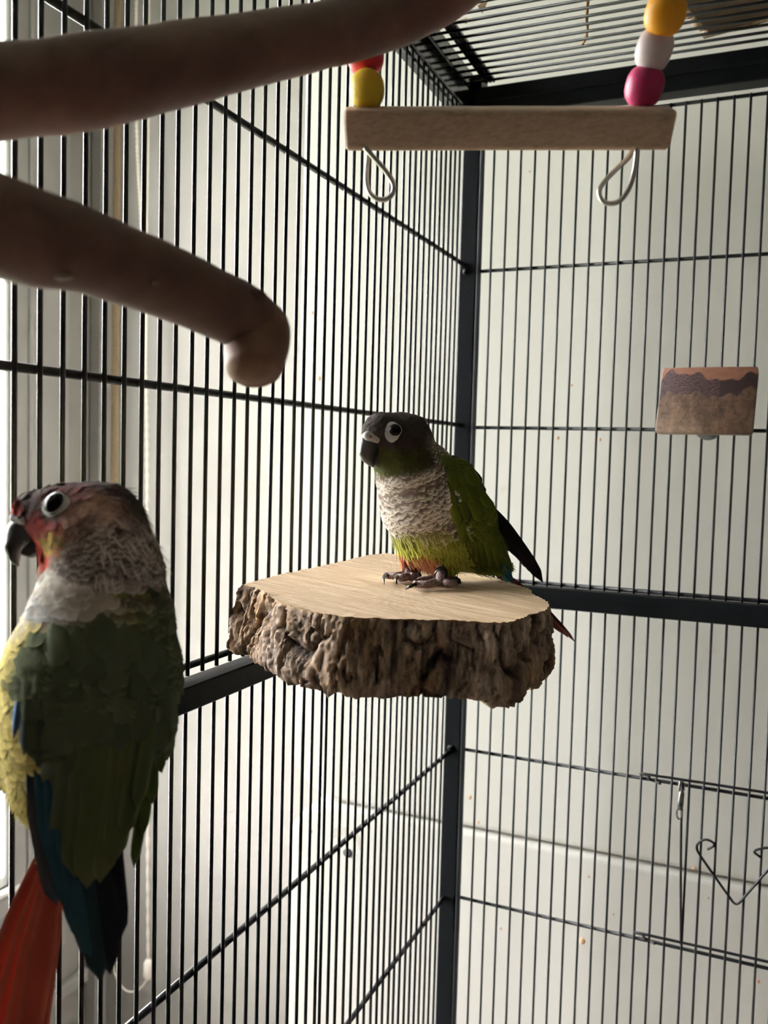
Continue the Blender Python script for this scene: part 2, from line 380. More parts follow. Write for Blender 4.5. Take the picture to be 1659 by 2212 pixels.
up = obj('door', *door(FX0, FX1, SEAM + .0015, 1.95, .066, ('bl', 'br'), FY, FY + .05), M_fridge, fr, smooth=False)
lo_ = obj('door', *door(FX0, FX1, .06, SEAM - .0015, .062, ('tl', 'tr'), FY, FY + .05), M_fridge, fr, smooth=False)
obj('gasket', *box((FX0 + .02, FY + .05, .08), (FX1 - .02, FY + .0605, 1.925), .001), M_seal, fr, smooth=False)
hp = onY(751, 1842, FY)
obj('hinge_hole', *tube([hp + [0, .002, 0], hp + [0, -.0012, 0], hp + [0, -.0016, 0]], [.0056, .0056, .0045], 16), M_hole, lo_, label='small round dark plug')
st = [onY(u, v, FY - .0004) for u, v in [(716, 1822), (716, 1803), (733, 1797), (757, 1801), (771, 1812), (778, 1832)]]
obj('stain', *(lambda P: (np.concatenate([P + [0, 0, .006], P - [0, 0, .005], P + [0, .0003, 0]]), [(i, i + 1, i + 1 + len(P), i + len(P)) for i in range(len(P) - 1)]))(smooth_line(st, 5)), M_stain, lo_, label='faded brownish arc-shaped stain')
for u, v, r in [(1205, 946, 1.6), (1296, 950, 1.4), (1144, 370, 1.0), (1258, 2033, 3.0), (1272, 1894, 1.2), (1082, 2006, 1.2), (1015, 1722, 2.0), (672, 1796, 2.), (1325, 1975, 1.1), (1034, 1776, 1.2),
                (690, 818, 2.2), (676, 676, 1.8), (1500, 1876, 1.6), (1530, 1940, 1.), (1638, 2120, 1.8), (1235, 832, 1.2)]:
    p = onY(u, v, FY); obj('speck', *ball(p, r * .001, 8, (1, .25, 1.3)), M_speck, lo_ if p[2] < SEAM else up)

# ================================================================== THE CAGE
U = .013
cage = empty('bird_cage', (0.30, -.40, ZC - .62), 'large black wire bird cage with square steel posts, seen from inside', 'cage')
left_p = empty('side_panel', (0, -.40, ZC), parent=cage)
back_p = empty('back_panel', (.30, 0, ZC), parent=cage)
top_p = empty('top_panel', (.30, -.40, ZC + .352), parent=cage)
frame = empty('frame', (.3, -.4, ZC), parent=cage)
front_p = empty('front_panel', (.08, -.81, ZC), parent=cage)
FRY = -.81; BXR = .62
BR = .00106
bend_meshes = {}
def bar(parent, x, y, z0, z1, axis, bow=0., r=BR):
    """round bar from z0 to z1; bow = sideways bulge along `axis`; equal bars share a mesh"""
    key = (round(z0, 3), round(z1, 3), axis, round(bow / .0002), r)
    if key not in bend_meshes:
        zz = np.linspace(z0, z1, 9 if bow else 2) - (z0 + z1) / 2; t = np.linspace(0, 1, len(zz)); b = bow * np.sin(math.pi * t) ** 2
        P = np.stack([b if axis == 'x' else 0 * b, b if axis == 'y' else 0 * b, zz], 1)
        V, Fc = tube(P, r, 8); me = bpy.data.meshes.new('bar'); me.from_pydata(V.tolist(), [], Fc); me.update(); me.materials.append(M_wire)
        me.polygons.foreach_set('use_smooth', np.ones(len(me.polygons), bool)); bend_meshes[key] = me
    o = bpy.data.objects.new('bar', bend_meshes[key]); COL.objects.link(o); o.parent = parent
    o.location = np.array([x, y, (z0 + z1) / 2]) - np.array(wpos(parent)); return o
def rod(parent, a, b, r=.0016, name='rod'): return obj(name, *tube([a, b], r, 8), M_wire, parent)
ZR0, ZR1, ZR2, ZR3, ZR4 = [ZC + z for z in (.3118, .1797, .0321, -.2821, -.4310)]
# left wall, upper bars: where each one stands
up_l = {}
for i, u in enumerate([30.6, 85.5, 134.7, 181.4, 224.4, 266.9, 305.2, 342.8, 376.9]): up_l[i] = onX(u, 919)[1]
for i, u in enumerate([412.4, 445, 476.1, 505, 533.4, 560.1, 585.8, 610.5, 634.8]): up_l[9 + i] = onX(u, 911)[1]
for i, u in enumerate([658.5, 681.3, 701.8, 721.3, 738.8, 757.1, 773.7, 791, 807, 821.6, 836, 849.3, 863.1, 876, 888.6, 900, 910.8, 922.7, 932.1, 943, 953.1, 963.2, 972.8, 982.7]): up_l[18 + i] = onX(u, 674)[1]
for i in range(-19, 0): up_l[i] = up_l[0] + i * U
bw = {15: .0012, 16: -.001, 22: .0008, 27: -.0014, 28: -.001, 30: .0016, 31: .0012, 33: -.0012, 36: .001}
for i in sorted(up_l): bar(left_p, 0, up_l[i], ZC - .116, ZC + .322, 'y', bw.get(i, 0), .00118)
lo_l = [onX(u, 1937)[1] for u in (394.8, 425, 454.9, 483, 509.7, 535.2, 559.1, 582.6, 604.6, 625.4, 647.1, 665.9, 685.2)] + \
       [onX(u, 1585)[1] for u in (704, 721.7, 739, 755.8, 771.7, 788.2, 801.8, 816.6, 830.2, 842.1, 855.2, 866, 877.2, 889.3, 900.6, 911.5, 922.4, 933.5, 944.1, 955)]
lo_l = [onX(u, 2181)[1] for u in (25, 77, 127, 175.5, 216.5, 256.5, 294, 330, 363)] + lo_l
for i in range(1, 16): lo_l.append(onX(25, 2181)[1] - i * U)
for i, y in enumerate(sorted(lo_l)): bar(left_p, 0, y, ZC - .60, ZC - .130, 'y', bw.get((i * 7) % 41, 0) * .7, .00118)
XR = -.0030
def lrod(u0, v0, u1, v1):
    a, b = onX(u0, v0, XR), onX(u1, v1, XR); k = (b[2] - a[2]) / (b[1] - a[1])
    rod(left_p, (XR, FRY + .01, a[2] + k * (FRY + .01 - a[1])), (XR, .006, a[2] + k * (.006 - a[1])), .0021)
lrod(222.4, 71.7, 997.8, 569.4); lrod(150, 808, 990, 918); lrod(464, 2057, 965, 1628); lrod(753.7, 2207, 953.6, 1945.6)
rod(left_p, (XR, FRY + .01, ZC + .3185), (XR, .006, ZC + .3185)); rod(left_p, (XR, FRY + .01, ZC - .112), (XR, .006, ZC - .112), .002)
# back wall
ub = {}
for i, u in enumerate([1046.3, 1075.3, 1103.2, 1132.8, 1162.5, 1192.6, 1223.5, 1254.9, 1286.5, 1317.6, 1350.3, 1382.1]): ub[i] = onY(u, 979)[0]
for i, u in enumerate([1395.4, 1428.7, 1461.2, 1494.7, 1528.5, 1564.2, 1598.8, 1635]): ub[11 + i] = onY(u, 679)[0]
for i in range(19, 44): ub[i] = ub[18] + (i - 18) * U
for i in ub: bar(back_p, ub[i], 0, ZC - .1165, ZC + .3125, 'x', 0)
lb = [onY(u, 1928)[0] for u in (1019.3, 1047, 1074.4, 1103.3, 1132.2, 1161.4, 1191.3, 1220.7, 1252, 1282.2, 1312.8, 1344.2, 1374, 1406.7, 1439.9, 1478, 1509, 1540.8, 1573.5, 1607.2, 1640.4)]
lb += [lb[-1] + i * U for i in range(1, 24)]
for i, x in enumerate(lb): bar(back_p, x, 0, ZC - .60, ZC - .130, 'x', 0)
YR = .0026
for z in (ZR0, ZR1, ZR2, ZR3, ZR4): rod(back_p, (.010, YR, z), (BXR, YR, z), .0017)
rod(back_p, (.010, YR, ZC - .1125), (BXR, YR, ZC - .1125), .0020)
obj('edge_strip', *box((.0098, -.0012, ZC - .60), (.0136, .0022, ZC + .324), .0006), M_wire, back_p, smooth=False)
# feeder door let into the back wall: doubled rods with hook ends, and a second latch bar
fd = empty('feeder_door', onY(1480, 1850, -.003), parent=back_p)
for (u0, v0, u1, v1) in ((1412, 1682, 1659, 1716), (1400, 2027, 1659, 2080)):
    a, b = onY(u0, v0, -.0022), onY(u1, v1, -.0022); b2 = a + (b - a) * 1.6; b2[2] = a[2] + .004; a = a + [0, 0, .003]
    hook = smooth_line([b2, a, a + [-.0035, .0006, -.0012], a + [-.0038, .002, -.0045], a + [.001, .0030, -.0062], a + [.006, -.001, -.0060]], 5)
    obj('door_rod', *tube(hook, .0013, 8), M_wire, fd)
a, b = onY(1474, 1690, -.0020), onY(1471, 2040, -.0020)
obj('latch_bar', *tube(smooth_line([a, (a * .55 + b * .45) + [-.0008, 0, 0], b], 6), .0011, 8), M_wire, fd)
# top panel: bars run from the left wall to the right
ty = -.0055
k = 0
while ty > FRY:
    o = obj('bar', *tube([(.0025, ty, ZC + .3525), (BXR, ty, ZC + .3525)], .0013, 8), M_wire, top_p); ty -= .0126; k += 1
for xa, xb in ((.0106, .0140), (.0145, .0172), (.0177, .0206)): obj('edge_strip', *box((xa, FRY, ZC + .3537), (xb, .004, ZC + .3570), .0004), M_wire, top_p, smooth=False)
rod(top_p, (.50, FRY, ZC + .3553), (.50, .004, ZC + .3553), .0016)
# front panel beside the open door: carries the forked perch
for i in range(13): bar(front_p, .006 + i * U, FRY, ZC - .116, ZC + .322, 'x', 0)
for z in (ZR0, ZR1, ZR2, ZC - .112): rod(front_p, (0, FRY - .0026, z), (.166, FRY - .0026, z))
# steel frame
obj('post', *box((-.0085, .0005, ZC - .62), (.0085, .018, ZC + .342), .0012), M_frame, frame, smooth=False)
obj('post', *box((-.0085, FRY - .018, ZC - .62), (.0085, FRY - .0045, ZC + .342), .0012), M_frame, frame, smooth=False)
obj('post', *box((BXR, .0005, ZC - .62), (BXR + .017, .018, ZC + .342), .0012), M_frame, frame, smooth=False)
obj('rail', *box((-.0045, FRY - .004, ZC - .1312), (.0098, -.0015, ZC - .1180), .0008), M_frame, frame, smooth=False)
obj('rail', *box((.0100, -.0095, ZC - .1338), (BXR, .0055, ZC - .1150), .0008), M_frame, frame, smooth=False)
obj('top_rail', *box((-.016, FRY, ZC + .3225), (.0020, -.001, ZC + .3428), .001), M_gloss, frame, smooth=False)
obj('top_rail', *box((.0022, -.003, ZC + .3215), (BXR, .016, ZC + .3485), .001), M_frame, frame, smooth=False)
obj('top_rail', *box((-.016, FRY, ZC + .3433), (.0022, -.001, ZC + .3600), .001), M_gloss, frame, smooth=False)
obj('top_rail_lip', *box((.0088, -.0046, ZC + .3345), (BXR, -.003, ZC + .3365), .0004), M_frame, frame, smooth=False)
obj('corner_cap', *box((-.010, -.002, ZC + .3425), (.0086, .019, ZC + .361), .001), M_frame, frame, smooth=False)
for (x, y, z) in ((-.0, .0, ZR1), (0, .0, ZR3)):
    obj('bolt', *ball((x - .001, y - .0008, z), .0034, 10, (1, .6, 1)), M_frame, frame)
# heart-shaped wire hook and the small snap clip on the feeder door
hk = [(1528.4, 1835), (1542, 1826), (1538, 1818.5), (1524, 1813.5), (1509, 1820), (1505, 1829.6), (1510.5, 1845), (1543.6, 1893), (1577, 1940), (1584, 1949), (1590.7, 1952.7), (1598, 1949), (1604.5, 1941.6), (1640, 1901), (1676, 1858), (1680, 1843), (1672, 1833), (1650, 1832), (1629, 1839), (1643, 1852)]
obj('wire_hook', *tube(smooth_line([onY(u, v, -.0022) for u, v in hk], 4), .00115, 8), M_wire, None, label='heart-shaped black wire hook hanging on the lower back bars', category='hook')
cl = empty('snap_clip', onY(1470, 1735, -.005), 'small worn steel snap clip hooked on the back bars beside the heart-shaped hook', 'clip')
cp = lambda u, v, y=-.0052: onY(u, v, y)
obj('body', *tube([cp(1473, 1706), cp(1472, 1714), cp(1469, 1738), cp(1467, 1748)], [.0012, .0026, .0030, .0022], 10), M_clip, cl)
obj('gate', *tube(smooth_line([cp(1467, 1710), cp(1468, 1696, -.004), cp(1472, 1684, -.001), cp(1476, 1690, .0062), cp(1477, 1706, -.002)], 5), .0010, 8), M_clip, cl)
obj('ring', *tube([cp(1467 + 5.5 * math.cos(t), 1757 + 12 * math.sin(t)) for t in np.linspace(0, 2 * math.pi, 20, endpoint=False)], .0008, 7, closed=True), M_clip, cl)

# ================================================================== LOG BLOCK ON THE BACK WALL
def log_block():
    d0 = -.004; dep = .036
    cor = [(1427.5, 937), (1436, 799), (1624, 796), (1621, 936)]
    P = [onY(u, v, -.022) for u, v in cor]
    c = np.mean(P, 0); x0, x1 = c[0] - .0385, c[0] + .0375; z0, z1 = P[0][2], P[1][2]
    root = empty('log_perch_block', (c[0], -.02, z0), 'short reddish log block with a dark wavy grain band bolted to the back bars', 'perch block')
    nx, nz = 60, 84; V, C, Fc = [], [], []
    def prof(t):    # horizontal outline: gently bowed front, flat back
        pass
    ring = []
    for s in np.linspace(-1, 1, 110): ring.append((s * (1 - .05 * 0), -1 * (1 - .22 * s * s)))
    ring += [(1, -.2), (1, .6), (.94, 1), (.5, 1), (0, 1), (-.5, 1), (-.94, 1), (-1, .6), (-1, -.2)]
    ring = np.array(ring); n = len(ring); zs_ = np.linspace(0, 1, nz)
    GA = np.array([[(q[0] * 9, q[1] * 2, t * 7) for q in ring] for t in zs_]).reshape(-1, 3); FB = fbm(GA, 3).reshape(nz, n); FB2 = fbm(GA * 1.6 + 7, 13).reshape(nz, n)
    for j, t in enumerate(zs_):
        ins = 1 - .03 * max(0, (t - .93) / .07) ** 2 - .03 * max(0, (.05 - t) / .05) ** 2; tap = 1 - .022 * t
        for (a, b) in ring:
            x = (x0 + x1) / 2 + a * (x1 - x0) / 2 * ins * tap + .003 * t * (1 - 0); y = -.0045 - dep / 2 + b * dep / 2 * ins
            z = z0 + t * (z1 - z0); V.append((x, y, z))
            w = .05 * math.sin(a * 5 + .6) + .035 * math.sin(a * 11 + 1.) + .03 * math.sin(a * 19 + 2)
            sag = .12 * max(0, 1 - abs(a + .78) * 4) - .10 * max(0, 1 - abs(a - .45) * 2.2)
            top = t + .7 * w - sag * .7; f = FB[j, len(V) % n - 1]; f2_ = FB2[j, len(V) % n - 1]
            if top > .87: c_ = np.array((.36, .165, .105)) * (.8 + .4 * f)
            elif t + w * .8 - sag * .4 > .60 + .05 * a + .05 * (f2_ - .5):
                k_ = (top * 26 + 3.2 * (f - .5)) % 1; c_ = np.array((.072, .040, .042)) * (2.6 if k_ < .30 and a < .25 else .75)
            else:
                k_ = abs(2 * f2_ - 1); c_ = np.array((.20, .120, .078)) * (.35 + 1.2 * f) * (.55 if k_ < .05 else 1) + np.array((.16, .125, .09)) * (max(0, .30 - t) * 2.2 + .25 * (f2_ > .62)) * (a < .0)
            C.append(np.array(c_) * .74)
    for j in range(nz - 1):
        for k in range(n): Fc.append((j * n + k, j * n + (k + 1) % n, (j + 1) * n + (k + 1) % n, (j + 1) * n + k))
    Fc.append(tuple(range(n))[::-1]); Fc.append(tuple((nz - 1) * n + k for k in range(n)))
    obj('log', V, Fc, M_block, root, col=np.array(C))
    w = onY(1530, 922, -.0035); obj('washer', *tube([w + [0, -.0009, 0], w + [0, -.0012, 0], w + [0, .0002, 0]], [.0100, .0116, .0116], 28), M_plastic, root, label='clear plastic washer')
    b_ = np.array([sum(sorted(ub.values(), key=lambda x: abs(x - c[0]))[:2]) / 2, 0, z0 + .012]); obj('bolt', *tube([b_ + [0, -.02, 0], b_ + [0, .012, 0]], .003, 10), M_clip, root)
    obj('wing_nut', *ball(b_ + [0, .010, 0], .006, 10, (1, .5, .6)), M_clip, root)
log_block()

# ================================================================== WOODEN SLAB WITH BARK
SZ = ZC - .0712
def slab():
    root = empty('wood_platform', (.09, -.34, SZ - .03), 'half-round slab of rough wood with thick dark bark edge, the platform under the standing parrot', 'platform')
    ctrl = [(520, 1264), (600, 1242), (700, 1221), (800, 1199), (850, 1196), (905, 1201), (1000, 1228), (1075, 1250), (1112, 1262), (1140, 1270), (1152, 1283), (1170, 1293), (1186, 1302), (1181, 1316), (1150, 1326), (1120, 1338), (1090, 1345), (1000, 1341), (900, 1338), (800, 1334), (720, 1329), (660, 1318), (615, 1306), (588, 1292), (575, 1279), (548, 1268)]
    P = np.array([onZ(u, v, SZ)[:2] for u, v in ctrl]); P[:, 0] = np.maximum(P[:, 0], .0022)
    n = len(P); Q = smooth_line(np.concatenate([P, P[:1]]), 24)[:-1]
    # resample to equal steps
    d = np.r_[0, np.cumsum(np.linalg.norm(np.diff(np.r_[Q, Q[:1]], axis=0), axis=1))]; M = 620
    s = np.linspace(0, d[-1], M, endpoint=False); Qc = np.r_[Q, Q[:1]]
    Q = np.stack([np.interp(s, d, Qc[:, 0]), np.interp(s, d, Qc[:, 1])], 1)
    c = np.array([.085, -.35]); jag = (fbm(np.c_[s * 260, 0 * s, 0 * s], 5) - .47) * .0042
    T_ = np.roll(Q, -1, 0) - np.roll(Q, 1, 0); NN = np.stack([T_[:, 1], -T_[:, 0]], 1); NN /= np.linalg.norm(NN, axis=1, keepdims=True)
    if np.mean(np.sum(NN * (Q - c), 1)) < 0: NN = -NN
    flat = Q[:, 0] < .0045                                        # sawn side against the left bars
    for _ in range(3): flat = flat
    wgt = np.where(flat, .60, 1.0); 
    for _ in range(12): wgt = (np.roll(wgt, 1) + wgt + np.roll(wgt, -1)) / 3
    Q = Q + NN * (jag * np.where(flat, .6, .45))[:, None]
    H = .035; rows = 40; V, C = [], []
    u3 = s / .010 + 3.6
    for j in range(rows):
        t = j / (rows - 1); z = SZ - t * H
        z0_ = 0 * s
        wv = (fbm(np.c_[u3 * .7, z0_ + t * 1.1, z0_], 11) - .47) * 1.6 + (fbm(np.c_[u3 * 2.5, z0_ + t * 3, z0_], 12) - .47) * .5
        rid = 1 - np.abs(2 * vnoise(np.c_[u3 * .95 + wv, z0_ + t * 1.0, z0_], 14) - 1)       # long fissures
        rid2 = 1 - np.abs(2 * vnoise(np.c_[u3 * 2.3 + wv * 1.4, z0_ + t * 1.7, z0_ + 4], 15) - 1)
        fis = np.clip((rid - .80) / .17, 0, 1); fis2 = np.clip((rid2 - .84) / .14, 0, 1) * .6
        crack = 1 - np.maximum(fis, fis2); crack2 = 1
        f1 = fbm(np.c_[u3 * 1.5 + wv, z0_ + t * 1.9, z0_ + 2], 21); f2 = fbm(np.c_[u3 * 8 + wv * 3, z0_ + t * 5, z0_], 31, 4)
        f3 = fbm(np.c_[u3 * 16, z0_ + t * 26, z0_], 36, 3)
        lay = np.floor(f1 * 7 + f2 * 1.6); fl_ = f1 * 7 + f2 * 1.6 - lay                     # flaked layers
        pid = vnoise(np.c_[lay * 3.7, z0_ + np.floor(u3 * .8 + wv) * 2.3, z0_], 41)
        hgt = .60 * crack + .16 * lay / 4 + .10 * np.clip(fl_ / .25, 0, 1) + .30 * (f2 - .47) + .22 * (f3 - .45)
        edge = min(1, t / .05)
        bot = .0030 * max(0, (t - .80) / .20) ** 2
        lft = np.clip((.075 - Q[:, 0]) / .07, 0, 1) * np.clip((-.365 - Q[:, 1]) / .03, 0, 1)
        flare = -.0016 + .0040 * t
        zz = z + (t > .5) * (fbm(np.c_[u3 * 1.3, 0 * s, 0 * s + 8], 51) - .5) * .006 * (t - .5) * 2 - .0020 * (vnoise(np.c_[u3 * .35, 0 * s, 0 * s], 3) - .3) * t * 2
        off = wgt * ((hgt - .62) * .0085 * edge + flare + bot * -1) * (edge * .9 + .1)
        X = Q + NN * off[:, None] + np.outer(lft * t, (-.0065, -.0045)); X[:, 0] = np.maximum(X[:, 0], .0021); V.append(np.c_[X, zz + (j == 0) * (vnoise(np.c_[u3 * 5, 0 * s, 0 * s]) - .5) * .0008])
        grey = np.clip(fbm(np.c_[u3 * .7, 0 * s + t * 1.2, 0 * s + 5], 61) * 1.7 - .35, 0, 1)
        base = np.outer(1 - grey, (.27, .165, .09)) + np.outer(grey, (.40, .32, .265))
        dark = (crack * .88 + .12) * np.clip(.05 + 2.0 * f2, .1, 2) * (.40 + 1.1 * pid)
        cc = base * dark[:, None]
        rim = max(0, 1 - t / (.045)); cc = cc * (1 - rim) + rim * np.array((.40, .27, .165))
        inner = np.clip((f1 - .60) * 6, 0, 1) * .5; cc = cc * (1 - inner[:, None]) + inner[:, None] * np.array((.25, .15, .085))
        fl = (1 - wgt)[:, None] * 1.2; cc = cc * (1 - fl) + fl * np.array((.30, .20, .12))
        C.append(cc)
    Vb = np.concatenate(V); Cb = np.concatenate(C); Fb = []
    for j in range(rows - 1):
        for k in range(M): Fb.append((j * M + k, j * M + (k + 1) % M, (j + 1) * M + (k + 1) % M, (j + 1) * M + k))
    obj('bark', Vb, Fb, M_bark, root, col=Cb, label='thick flaky dark brown bark edge')
    # wood: top face in rings so it can carry saw marks, flat underside
    Vt, Ft = [], []; K = 26; top = V[0]; bot = V[-1]; ct = np.r_[c, SZ]
    for i in range(K):
        f = 1 - (i / (K)) ** .9 if i else 1
        r_ = c + (top[:, :2] - c) * f
        zn = (fbm(np.c_[(r_ @ np.array([.41, .91])) * 420, (r_ @ np.array([.91, -.41])) * 40, 0 * s], 71) - .47) * .0011 + (vnoise(np.c_[(r_ @ np.array([.41, .91])) * 120, (r_ @ np.array([.91, -.41])) * 14, 0 * s], 72) - .5) * .0006
        Vt.append(np.c_[r_, (SZ + zn) if i else top[:, 2]])
    nV = K * M
    Vt.append([ct]); Vt.append(bot * [1, 1, 1]); Vt.append([[c[0], c[1], SZ - H - .001]])
    for i in range(K - 1):
        for k in range(M): Ft.append((i * M + k, (i + 1) * M + k, (i + 1) * M + (k + 1) % M, i * M + (k + 1) % M))
    for k in range(M):
        Ft.append(((K - 1) * M + k, nV, (K - 1) * M + (k + 1) % M)); Ft.append((nV + 1 + k, nV + 1 + (k + 1) % M, nV + 1 + M))
    Ft = [tuple(f[::-1]) for f in Ft] if np.cross(Q[1] - Q[0], Q[2] - Q[1]) * 1 > 0 and False else Ft
    obj('wood', np.concatenate(Vt), Ft, M_slab, root, label='pale rough-sawn wood top')
    b_ = np.array([0, sum(sorted(up_l.values(), key=lambda y: abs(y + .32))[:2]) / 2, SZ - .016]); obj('bolt', *tube([b_ + [.012, 0, 0], b_ + [-.012, 0, 0]], .003, 10), M_clip, root)
    obj('washer', *tube([b_ + [-.0015, 0, 0], b_ + [-.0042, 0, 0]], .012, 20), M_clip, root)
slab()

# ================================================================== FORKED BRANCH PERCH
def perch():
    root = empty('branch_perch', (.06, FRY, ZC + .03), 'smooth brown forked branch perch, blurred close in front at upper left', 'perch')
    def branch(pts, rad, seed, nub=None, k=14):
        P = smooth_line(pts, k); R_ = np.interp(np.linspace(0, len(rad) - 1, len(P)), np.arange(len(rad)), rad); V, Fc = tube(P, R_, 32)
        V = V.reshape(len(P), 32, 3); Dv = V - P[:, None]; t = fbm(V.reshape(-1, 3) * 70, seed).reshape(len(P), 32) - .47; t2 = fbm(V.reshape(-1, 3) * 25, seed + 5).reshape(len(P), 32) - .47
        V = P[:, None] + Dv * (1 + .12 * t + .16 * t2)[..., None]; return V.reshape(-1, 3), Fc
    a = at(0, 198, .226); b = at(200, 177, .238); c = at(400, 136, .258); d = at(700, 76, .300); e = at(850, 34, .318); g = at(965, -18, .334); g2 = at(1040, -75, .346)
    fk = np.array([.0515, FRY + .010, ZC + .020]); m = (a + fk) / 2 + [0, 0, .004]
    ends = [fk, m, a, b, c, d, e, g, g2, g2 + (g2 - g) * .08]
    V1 = branch(ends, [.0115, .0118, .0116, .0119, .0113, .0104, .0102, .0100, .0098, .004], 3)
    l0 = at(0, 490, .200); l1 = at(220, 555, .225); l2 = at(430, 640, .252); l3 = at(520, 682, .262); l4 = at(556, 715, .266)
    l5 = at(551, 768, .263); l6 = at(547, 800, .260); l7 = at(547, 815, .259)
    V2 = branch([m, (m + l0) / 2 + [.006, 0, .004], l0, l1, l2, l3, l4], [.0108, .0110, .0112, .0102, .0098, .0098, .0094], 5)
    V3 = branch([at(515, 690, .264), l4, l5, l6, l7], [.0086, .0098, .0092, .0078, .0030], 8, k=8)
    obj('branch', *V1, M_perch, root); obj('branch', *V2, M_perch, root); 
    obj('branch_stub', *V3, M_stub, root, label='short rounded stub bending down at the branch tip')
    kn = at(535, 640, .258); obj('bark_knot', *ball(kn, .0040, 14, (1.5, 1, .7)), M_perch, root)
    for (u, v, dd) in ((140, 597, .203), (320, 575, .228), (330, 612, .228)): obj('scuff', *ball(at(u, v, dd), (.0020 if u == 140 else .0012), 10, (1.6, .45, .5)), M_scuff, root)
    obj('bolt', *tube([fk + [0, .012, 0], fk + [0, -.016, 0]], .003, 10), M_clip, root)
    obj('wing_nut', *ball(fk + [0, -.013, 0], .008, 12, (1, .4, .6)), M_clip, root)
perch()

# ================================================================== BEADED SWING
def swing():
    D = .330
    root = empty('beaded_swing', at(1097, 278, D), 'wooden swing bar with coloured wooden beads above and wire loops below', 'swing')
    c = [at(743, 234, D - .0025), at(1449, 229, D - .0045), at(1443, 322, D + .0030), at(745, 320, D + .0045)]
    X = nrm((c[1] + c[2]) - (c[0] + c[3])); Zv = nrm(c[0] - c[3]); Zv = nrm(Zv - X * (X @ Zv)); Yv = np.cross(Zv, X)
    mid = np.mean(c, 0); hx = np.linalg.norm(c[1] - c[0]) / 2; hz = np.linalg.norm(c[0] - c[3]) / 2; hy = .0075
    V, Fc = [], []; n = 60; ring = []
    for q in range(4):
        for k in range(5):
            t = math.radians(q * 90 + 90 * k / 4); r = .0022
            sx_ = (1, -1, -1, 1)[q]; sz_ = (1, 1, -1, -1)[q]; ring.append((sx_ * (hy - r) + r * math.cos(t), sz_ * (hz - r) + r * math.sin(t)))
    m = len(ring); xs = np.r_[-hx, -hx + .0012, np.linspace(-hx + .004, hx - .004, n), hx - .0012, hx]
    for x in xs:
        e = .90 if abs(abs(x) - hx) < 1e-6 else 1
        for (a, b) in ring:
            wv = 1 + .02 * float(vnoise([[x * 90, a * 200, b * 200]])[0]); skew = (-.0002 if x < 0 else .0005) * (b / hz) * (abs(x) > hx - .004)
            V.append(mid + X * (x + skew) + Yv * a * e * wv + Zv * b * e * wv)
    for i in range(len(xs) - 1):
        for k in range(m): Fc.append((i * m + k, i * m + (k + 1) % m, (i + 1) * m + (k + 1) % m, (i + 1) * m + k))
    Fc.append(tuple(range(m))[::-1]); Fc.append(tuple((len(xs) - 1) * m + k for k in range(m)))
    obj('beam', V, Fc, M_swingbeam, root)
    ztop = ZC + .352
    for spec in ([('yellow', 793, 193, 38, 40, D), ('red', 790, 121, 40, 40, D + .003), (None, 788, 45, 39, 39, D + .006), (None, 786, -35, 39, 39, D + .009)],
                 [('magenta', 1392, 187, 41, 42, D), ('white', 1413, 107, 39, 44, D - .006), ('orange', 1437, 30, 44, 43, D - .014), (None, 1462, -50, 44, 43, D - .021)]):
        pts = []
        for j, (cn, u, v, ru, rv, dd) in enumerate(spec):
            p = at(u, v, dd); pts.append(p); r = ru * dd / F
            nx_ = spec[j + 1] if j + 1 < len(spec) else None
            dirv = nrm(at(nx_[1], nx_[2], nx_[5]) - p) if nx_ else nrm(pts[-1] - pts[-2])
            ax2 = nrm(np.cross(dirv, [0, 1, 0])); ax3 = np.cross(dirv, ax2); B = np.array([ax2, ax3, dirv])
            prof = [(-1.0, .30), (-.98, .42), (-.88, .62), (-.66, .85), (-.36, .97), (0, 1.0), (.36, .97), (.66, .85), (.88, .62), (.98, .42), (1.0, .30)]
            name = cn or ('green' if u < 1000 else 'blue')
            if name not in M_bead: M_bead[name] = bead_mat(name + '_bead_paint', (.05, .35, .08) if name == 'green' else (.04, .15, .5))
            h = rv * dd / F
            Vb, Fb = tube([p + dirv * h * a for a, _ in prof], [r * b for _, b in prof], 28)
            obj('bead', Vb, Fb, M_bead[name], root, label=name + ' wooden bead')
        u0 = spec[0][1]; bt = at(u0 + (-2 if u0 < 1000 else -8), 325, D)
        topp = pts[-1] + (pts[-1] - pts[-2]) * ((ztop + .002 - pts[-1][2]) / max(pts[-1][2] - pts[-2][2], 1e-6))
        obj('wire', *tube([bt + [0, 0, .003]] + pts + [topp], .0009, 8), M_wiresilver, root)
        tp2 = topp + [0, 0, .002]; obj('top_hook', *tube([tp2 + [.004 * math.sin(t), 0, -.004 + .005 * math.cos(t) + .002] for t in np.linspace(0, 2 * math.pi, 14, endpoint=False)], .0009, 7, closed=True), M_wiresilver, root)
    lpL = [(788, 318), (800, 332), (818, 352), (838, 376), (850, 398), (848, 418), (835, 430), (815, 430), (799, 417), (792, 396), (792, 368), (795, 340), (797, 322)]
    lpR = [(1376, 322), (1374, 345), (1369, 375), (1358, 408), (1342, 431), (1322, 440), (1304, 436), (1295, 422), (1297, 405), (1312, 385), (1335, 362), (1358, 340), (1366, 322)]
    for lp in (lpL, lpR):
        P = [at(u, v, D - .004 + .008 * i / (len(lp) - 1)) for i, (u, v) in enumerate(lp)]
        obj('wire_loop', *tube(smooth_line(P, 5), .00095, 9), M_wiresilver, root)
swing()

